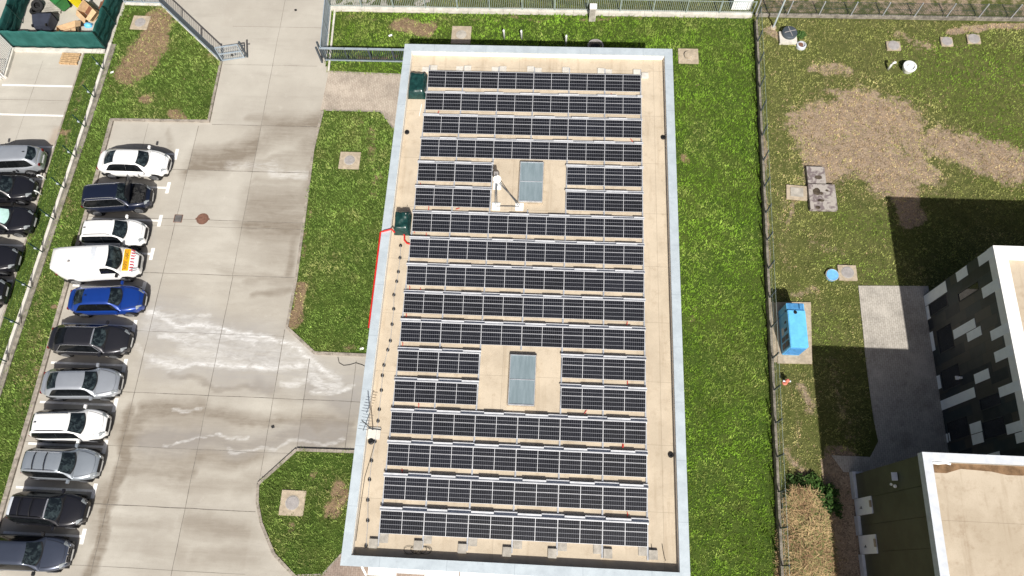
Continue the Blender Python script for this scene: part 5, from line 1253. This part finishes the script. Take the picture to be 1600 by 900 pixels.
for i, (p, h) in enumerate((((788, 61), .8), ((815, 62), .8), ((884, 72), .95))):
    g = G(*p); pts = [g, g + Vector((0, 0, h)), g + Vector((0, -.02, h + .06)), g + Vector((0, -.09, h + .09)), g + Vector((0, -.14, h + .05))]
    o = MB().tube(pts, .065, 10).build('vent_pipe', M['white_metal'], smooth=True); tag(o, ('upright white vent pipe above the solar roof, leftmost of three', 'upright white vent pipe above the solar roof, middle of three', 'upright white vent pipe above the solar roof, rightmost of three')[i], 'pipe', 'white vent pipes above the solar roof')
g = G(930, 76); r = thing('well_ring', 'round concrete well ring half hidden behind the upper roof edge', 'well', g); MB().lathe(g, [(.5, 0), (.5, .3), (.42, .3), (.42, .05)], 26).build('ring', M['concrete_grey'], r); MB().lathe(g, [(.3, .0), (.3, .2), (.2, .26)], 16).build('pump', M['black'], r)
g = G(925, 34); r = thing('utility_cabinet', 'white utility cabinet standing in front of the top picket fence', 'cabinet', g); MB().box(g.x - .2, g.x + .2, g.y - .02, g.y + .3, 0, 1.2).build('cabinet', M['concrete_pale'], r, bevel=.015); MB().box(g.x - .22, g.x + .22, g.y - .05, g.y + .33, 1.2, 1.26).build('cap', M['white_metal'], r); MB().box(g.x - .16, g.x + .16, g.y - .032, g.y - .02, .1, 1.1).build('door', M['concrete'], r)
a = G(1140, 22); b = G(1170, 23); r = thing('storage_shed', 'white metal shed just behind the right end of the picket fence', 'shed', (a.x + .7, 34.5, 0)); MB().box(a.x + .1, b.x + .1, 34.0, 35.6, 0, 1.5).build('shed_wall', M['white_metal'], r); MB().box(a.x - .02, b.x + .22, 33.92, 35.7, 1.5, 1.58).build('roof', M['white_metal'], r); MB().box((a.x + b.x) / 2 - .3, (a.x + b.x) / 2 + .4, 33.98, 34.0, .05, 1.4).build('door', M['tile_white'], r)
g = G(1208, 43); r = thing('lamp_pole', 'tall thin pale green pole at the upper left corner of the yard', 'pole', g); MB().tube([g, g + Vector((0, 0, 4.6))], [.06, .045], 10).build('pole', M['coping'], r); MB().lathe(g, [(.2, 0), (.18, .05), (.08, .06)], 14).build('footing', M['concrete_tan'], r)
# well with black lid, next to a pot
g = G(1230, 58); r = thing('well', 'round black lid with cross bars on a pale square slab at the yard corner', 'well', g); MB().box(g.x - .55, g.x + .5, g.y - .6, g.y + .25, 0, .22).build('slab', M['concrete_pale'], r); MB().lathe((g.x + .05, g.y + .08, .22), [(.47, 0), (.47, .14), (.43, .2), (.2, .24)], 26).build('lid', M['fence_dark'], r); mb = MB()
for a in (0.3, 1.87): mb.bar((g.x + .05 - .36 * math.cos(a), g.y + .08 - .36 * math.sin(a), .46), (g.x + .05 + .36 * math.cos(a), g.y + .08 + .36 * math.sin(a), .46 + a * .003), .035)
mb.build('cross_bars', M['concrete_grey'], r)
g = G(1251, 73); r = thing('valve_pit', 'small grey round pit with a brown lid below the black well lid', 'pit', g); MB().lathe(g, [(.30, 0), (.29, .2), (.22, .24), (.20, .1)], 22).build('ring', M['coping_grey'], r); MB().lathe((g.x - .06, g.y - .02, .1), [(.16, 0), (.15, .14)], 16).build('lid', M['rust'], r)
# two stained slabs with soil-filled hollows
def slabthing(label, x0, x1, y0, y1, h, holes):
    r = thing('concrete_slab', label, 'slab', ((x0 + x1) / 2, (y0 + y1) / 2, 0), 0, 'stained slabs in the yard')
    MB().box(x0, x1, y0, y1, 0, h).build('slab', M['slab'], r)
    rr = random.Random(int(x1 * 100))
    for (px, py, a, b) in holes:
        g = G(px, py, h); k = 14; pts = [(g.x + a * math.cos(t * 6.2832 / k) * rr.uniform(.8, 1.15), g.y + b * math.sin(t * 6.2832 / k) * rr.uniform(.8, 1.15)) for t in range(k)]
        MB().prism(pts, h - .01, h + .006).build('soil_puddle', M['rust'] if False else M['soil_dark'], r)
a = G(1260, 260, .25); b = G(1291, 286, .25); slabthing('dark stained concrete slab with a soil hollow, upper of two joined slabs', a.x, b.x, b.y, a.y, .25, [(1279, 277, .22, .13)])
a = G(1262.5, 287, .28); b = G(1309, 327.5, .28); slabthing('larger dark stained concrete slab with several soil hollows, lower of two', a.x, b.x, b.y, a.y - .01, .28, [(1276, 299, .22, .24), (1283.5, 302, .1, .1), (1282, 313, .2, .09), (1278, 324, .16, .1), (1292, 297.5, .09, .07)])
# generator on its pad
pp = plist([(1212, 473), (1266, 473), (1268, 569), (1214, 568)]); struct('generator_pad', MB().prism(pp, -.05, .1), M['concrete_tan'])
struct('generator_pad', MB().prism(plist([(1196, 470), (1213, 474), (1215, 566), (1204, 566)]), -.05, .05), M['concrete_tan'])
gx0, gx1, gy0, gy1, gz = 12.42, 13.32, 11.2, 13.62, 1.62
r = thing('generator', 'bright blue generator housing on a tan concrete pad beside the mesh fence', 'generator', ((gx0 + gx1) / 2, (gy0 + gy1) / 2, .1))
MB().box(gx0, gx1, gy0, gy1 - .42, .1, gz).box(gx0, gx1, gy1 - .42, gy1, .1, gz - .1).build('housing', M['blue_paint'], r, bevel=.03)
mb = MB()
for i in range(7): mb.box(gx0 + .06, gx1 - .06, gy0 - .03, gy0 - .004, .3 + i * .17, .38 + i * .17)
mb.build('front_louvres', M['blue_dark'], r)
MB().box(gx0 + .05, gx1 - .05, gy1 - .38, gy1 - .04, gz - .1, gz - .075).build('radiator_well', M['blue_dark'], r)
MB().box(gx1 - .28, gx1 - .1, gy1 - .36, gy1 - .06, gz - .074, gz + .02).build('filler_cover', M['blue_dark'], r)
MB().lathe((gx0 + .38, gy1 - .56, gz), [(.09, 0), (.09, .03), (.06, .04)], 14).build('exhaust_cap', M['black'], r)
mb = MB()
for (y0, y1, z0, z1) in ((11.35, 11.65, .95, 1.4), (11.35, 11.65, .4, .85), (11.75, 12.0, .95, 1.4), (11.75, 12.0, .4, .85), (12.2, 12.35, .9, 1.3), (12.6, 12.72, 1.0, 1.25), (13.2, 13.28, 1.2, 1.35)): mb.box(gx0 - .016, gx0 - .002, y0, y1, z0, z1)
mb.build('side_vents', M['bin_black'], r)
MB().box(gx0 - .018, gx0 - .003, 12.1, 12.5, .45, .8).build('control_label', M['coping_grey'], r)
# hydrant
g = G(1226, 598); r = thing('hydrant', 'small faded red hydrant in the grass below the generator', 'hydrant', g)
MB().lathe(g, [(.14, 0), (.14, .06), (.09, .08), (.085, .42), (.11, .44), (.11, .5), (.06, .57), (.03, .58)], 14).build('barrel', plain('faded_red', (.62, .20, .14), .6, .3, var=.2, scale=9), r)
MB().lathe((g.x, g.y, .36), [(.05, -.2), (.05, .2)], 10, 'x').build('outlet', M['coping_grey'], r)
# drain grate and iron cover in the lot
g = G(278.5, 341.5); r = thing('drain_grate', 'small square black drain grate in the concrete beside the rusty cover', 'drain', g); mb = MB()
MB().box(g.x - .22, g.x + .22, g.y - .22, g.y + .22, .001, .008).build('pit', M['black'], r)
for i in range(6): mb.box(g.x - .2, g.x + .2, g.y - .2 + i * .075, g.y - .2 + i * .075 + .022, .008, .018)
mb.build('bars', M['concrete_grey'], r); MB().box(g.x - .25, g.x - .22, g.y - .25, g.y + .25, 0, .016).box(g.x + .22, g.x + .25, g.y - .25, g.y + .25, 0, .016).box(g.x - .22, g.x + .22, g.y - .25, g.y - .22, 0, .016).box(g.x - .22, g.x + .22, g.y + .22, g.y + .25, 0, .016).build('frame', M['rust'], r)
g = G(316.5, 342); r = thing('iron_cover', 'round rust-brown iron cover in the concrete lot', 'manhole', g); MB().lathe(g, [(.31, 0), (.31, .012), (.27, .014)], 26).build('cover', M['rust'], r); MB().lathe(g, [(.36, 0), (.36, .008), (.32, .008), (.32, 0)], 26).box(g.x - .42, g.x - .34, g.y - .05, g.y + .05, 0, .01).box(g.x + .34, g.x + .42, g.y - .05, g.y + .05, 0, .0102).build('rim', M['rust'], r)
o = MB().tube([G(*p, .02) for p in ((528, 558), (530, 567), (537, 571), (546, 570), (556, 567), (566, 570), (575, 575))], .016, 5).build('garden_hose', M['black']); tag(o, 'thin dark cable curling on the concrete beside the solar building wall', 'cable')
for i, (p, lb) in enumerate((((426.5, 667), 'small dark scrap lying on the stained concrete'), ((462, 16), 'tiny dark scrap near the top of the driveway'))):
    g = G(*p); o = MB().obox((g.x, g.y, .02), (.07, .03, 0), (-.03, .06, .01), (0, 0, .015)).build('litter', M['trim'], bevel=.008); tag(o, lb, 'litter')
for i, (p, lb) in enumerate((((610, 55.5), 'small white scrap of paper on the lawn above the gate'), ((565, 545), 'small white scrap at the lower end of the middle lawn'), ((175, 113), 'small white scrap on the grass beside the left fence wall'))):
    g = G(*p, .09); o = MB().obox((g.x, g.y, .1), (.11, .03, .02), (-.02, .05, .01), (0, 0, .008)).build('litter', M['white_metal']); tag(o, lb, 'litter')

# ------------------------------------------------------------------ weeds, dry growth, dark soil
def soil(name, poly, z): return struct(name, MB().prism(poly, -.05, z), M['soil_dark'])
sheet('soil', [(13.95, 5.9), (15.4, 5.9), (15.4, -8), (13.5, -8)], .02, M['yard'], dict(bare=lambda X, Y: .75 + .5 * (fbm(X, Y) - .5)), .15, .06)
def leafy(name, label, cat, centre, rx_, ry_, h, n, c0, c1, size=.09, group=None, stemc=None):
    """a plant: leaf faces on arching stems through its volume"""
    r = thing(name, label, cat, (centre[0], centre[1], 0), 0, group)
    V = []; Fc = []; C = []; st = MB()
    for s in range(max(5, n // 40)):
        a = random.uniform(0, 6.283); q_ = random.random() ** .5
        tip = Vector((centre[0] + rx_ * q_ * math.cos(a), centre[1] + ry_ * q_ * math.sin(a), h * random.uniform(.5, 1.0) * (1 - .4 * q_ * q_)))
        b0 = Vector((centre[0] + rx_ * .5 * q_ * math.cos(a), centre[1] + ry_ * .5 * q_ * math.sin(a), 0)); st.tube([b0, b0.lerp(tip, .5) + Vector((0, 0, .05)), tip], [.012, .008, .004], 4)
        tone = random.random()
        for k in range(40):
            t_ = random.uniform(.2, 1.0); p = b0.lerp(tip, t_) + Vector((random.gauss(0, .09), random.gauss(0, .09), random.gauss(0, .05)))
            if p.z < .02: p.z = .02
            sz = size * random.uniform(.5, 1.3); d1 = Vector((random.gauss(0, 1), random.gauss(0, 1), random.gauss(0, .5))).normalized() * sz; d2 = d1.cross(Vector((random.gauss(0, .4), random.gauss(0, .4), 1))).normalized() * sz * .42
            i0 = len(V); V += [p - d1, p + d2, p + d1, p - d2]; Fc.append((i0, i0 + 1, i0 + 2, i0 + 3))
            f = min(1, max(0, tone * .7 + random.uniform(0, .3))); cc_ = [c0[i] * (1 - f) + c1[i] * f for i in range(3)]; C += [(*cc_, 1)] * 4
    me = bpy.data.meshes.new('leaves'); me.from_pydata([tuple(v - Vector((centre[0], centre[1], 0))) for v in V], [], Fc); ca = me.color_attributes.new('tint', 'FLOAT_COLOR', 'POINT')
    for i, c_ in enumerate(C): ca.data[i].color = c_
    me.materials.append(M['blade']); o = bpy.data.objects.new('leaves', me); col.objects.link(o); o.parent = r
    st.build('stems', M['wood'], r)
    return r
weeds = [((1290, 775), .55, .7, .9, 800, (.018, .05, .010), (.05, .10, .02), 'dark green leafy weed clump at the edge of the dry growth, largest'), ((1270, 755), .5, .4, .6, 500, (.03, .07, .012), (.07, .13, .03), 'green leafy weed clump at the top of the dry growth'), ((1243, 752), .45, .4, .5, 400, (.03, .06, .012), (.06, .11, .03), 'green leafy weed clump beside the mesh fence at the dry growth'), ((1300, 795), .4, .5, .7, 400, (.018, .045, .010), (.04, .085, .02), 'dark leafy weed clump hanging over the shaded edge of the dry growth'), ((1248, 57), .3, .3, .45, 300, (.04, .09, .02), (.08, .15, .04), 'small pale green shrub between the black well lid and the valve pit')]
for p, a, b, h, n, c0, c1, lb in weeds: leafy('weed_clump', lb, 'plant', G(*p), a, b, h, n, c0, c1, group='weed clumps in the yard' if 'weed' in lb else None)
# straw
poly = plist([(1232, 762), (1275, 770), (1290, 800), (1300, 850), (1306, 930), (1212, 930), (1215, 850), (1222, 790)]); A = np.array(poly)
n = 14000; x = rng.uniform(A[:, 0].min(), A[:, 0].max(), n); y = rng.uniform(A[:, 1].min(), A[:, 1].max(), n); k = inpoly(x, y, poly); x, y = x[k], y[k]; n = len(x)
hh = .10 + .75 * np.clip(1 - ((x - 12.75) / 1.35) ** 2, .1, 1) * (.5 + .7 * fbm(x * 1.2, y * 1.2, 3)); zc_ = hh * rng.uniform(.1, 1, n); an = rng.uniform(0, 6.283, n); ln = rng.uniform(.08, .32, n); ti = rng.normal(.1, .35, n); wd = .010
dx, dy, dz = np.cos(an) * np.cos(ti), np.sin(an) * np.cos(ti), np.sin(ti)
V = np.empty((n, 4, 3)); P_ = np.stack([x, y, zc_], -1); D = np.stack([dx, dy, dz], -1) * ln[:, None]; N_ = np.stack([-np.sin(an), np.cos(an), np.zeros(n)], -1) * wd
V[:, 0] = P_ - D - N_; V[:, 1] = P_ - D + N_; V[:, 2] = P_ + D + N_ * .5; V[:, 3] = P_ + D - N_ * .5; V[:, :, 2] = np.maximum(V[:, :, 2], .012)
me = bpy.data.meshes.new('dry_growth'); me.from_pydata(V.reshape(-1, 3).tolist(), [], np.arange(n * 4).reshape(-1, 4).tolist()); ca = me.color_attributes.new('tint', 'FLOAT_COLOR', 'POINT')
tt = np.clip(fbm(x * 1.5 + 9, y * 1.5, 3) * 1.6 - .4 + rng.normal(0, .2, n), 0, 1)[:, None]; Cc = (np.array((.52, .385, .20)) * (1 - tt) + np.array((.29, .18, .10)) * tt) * rng.uniform(.6, 1.3, (n, 1))
gm = rng.random(n) < .2; Cc[gm] = np.array((.15, .19, .06)); Cc = np.concatenate([Cc, np.ones((n, 1))], 1); ca.data.foreach_set('color', np.repeat(Cc, 4, 0).ravel().astype(np.float32))
me.materials.append(M['blade']); o = bpy.data.objects.new('dry_growth', me); col.objects.link(o); tag(o, 'tangled straw-coloured dead growth beside the mesh fence, bottom right', 'dead plants', kind='stuff')
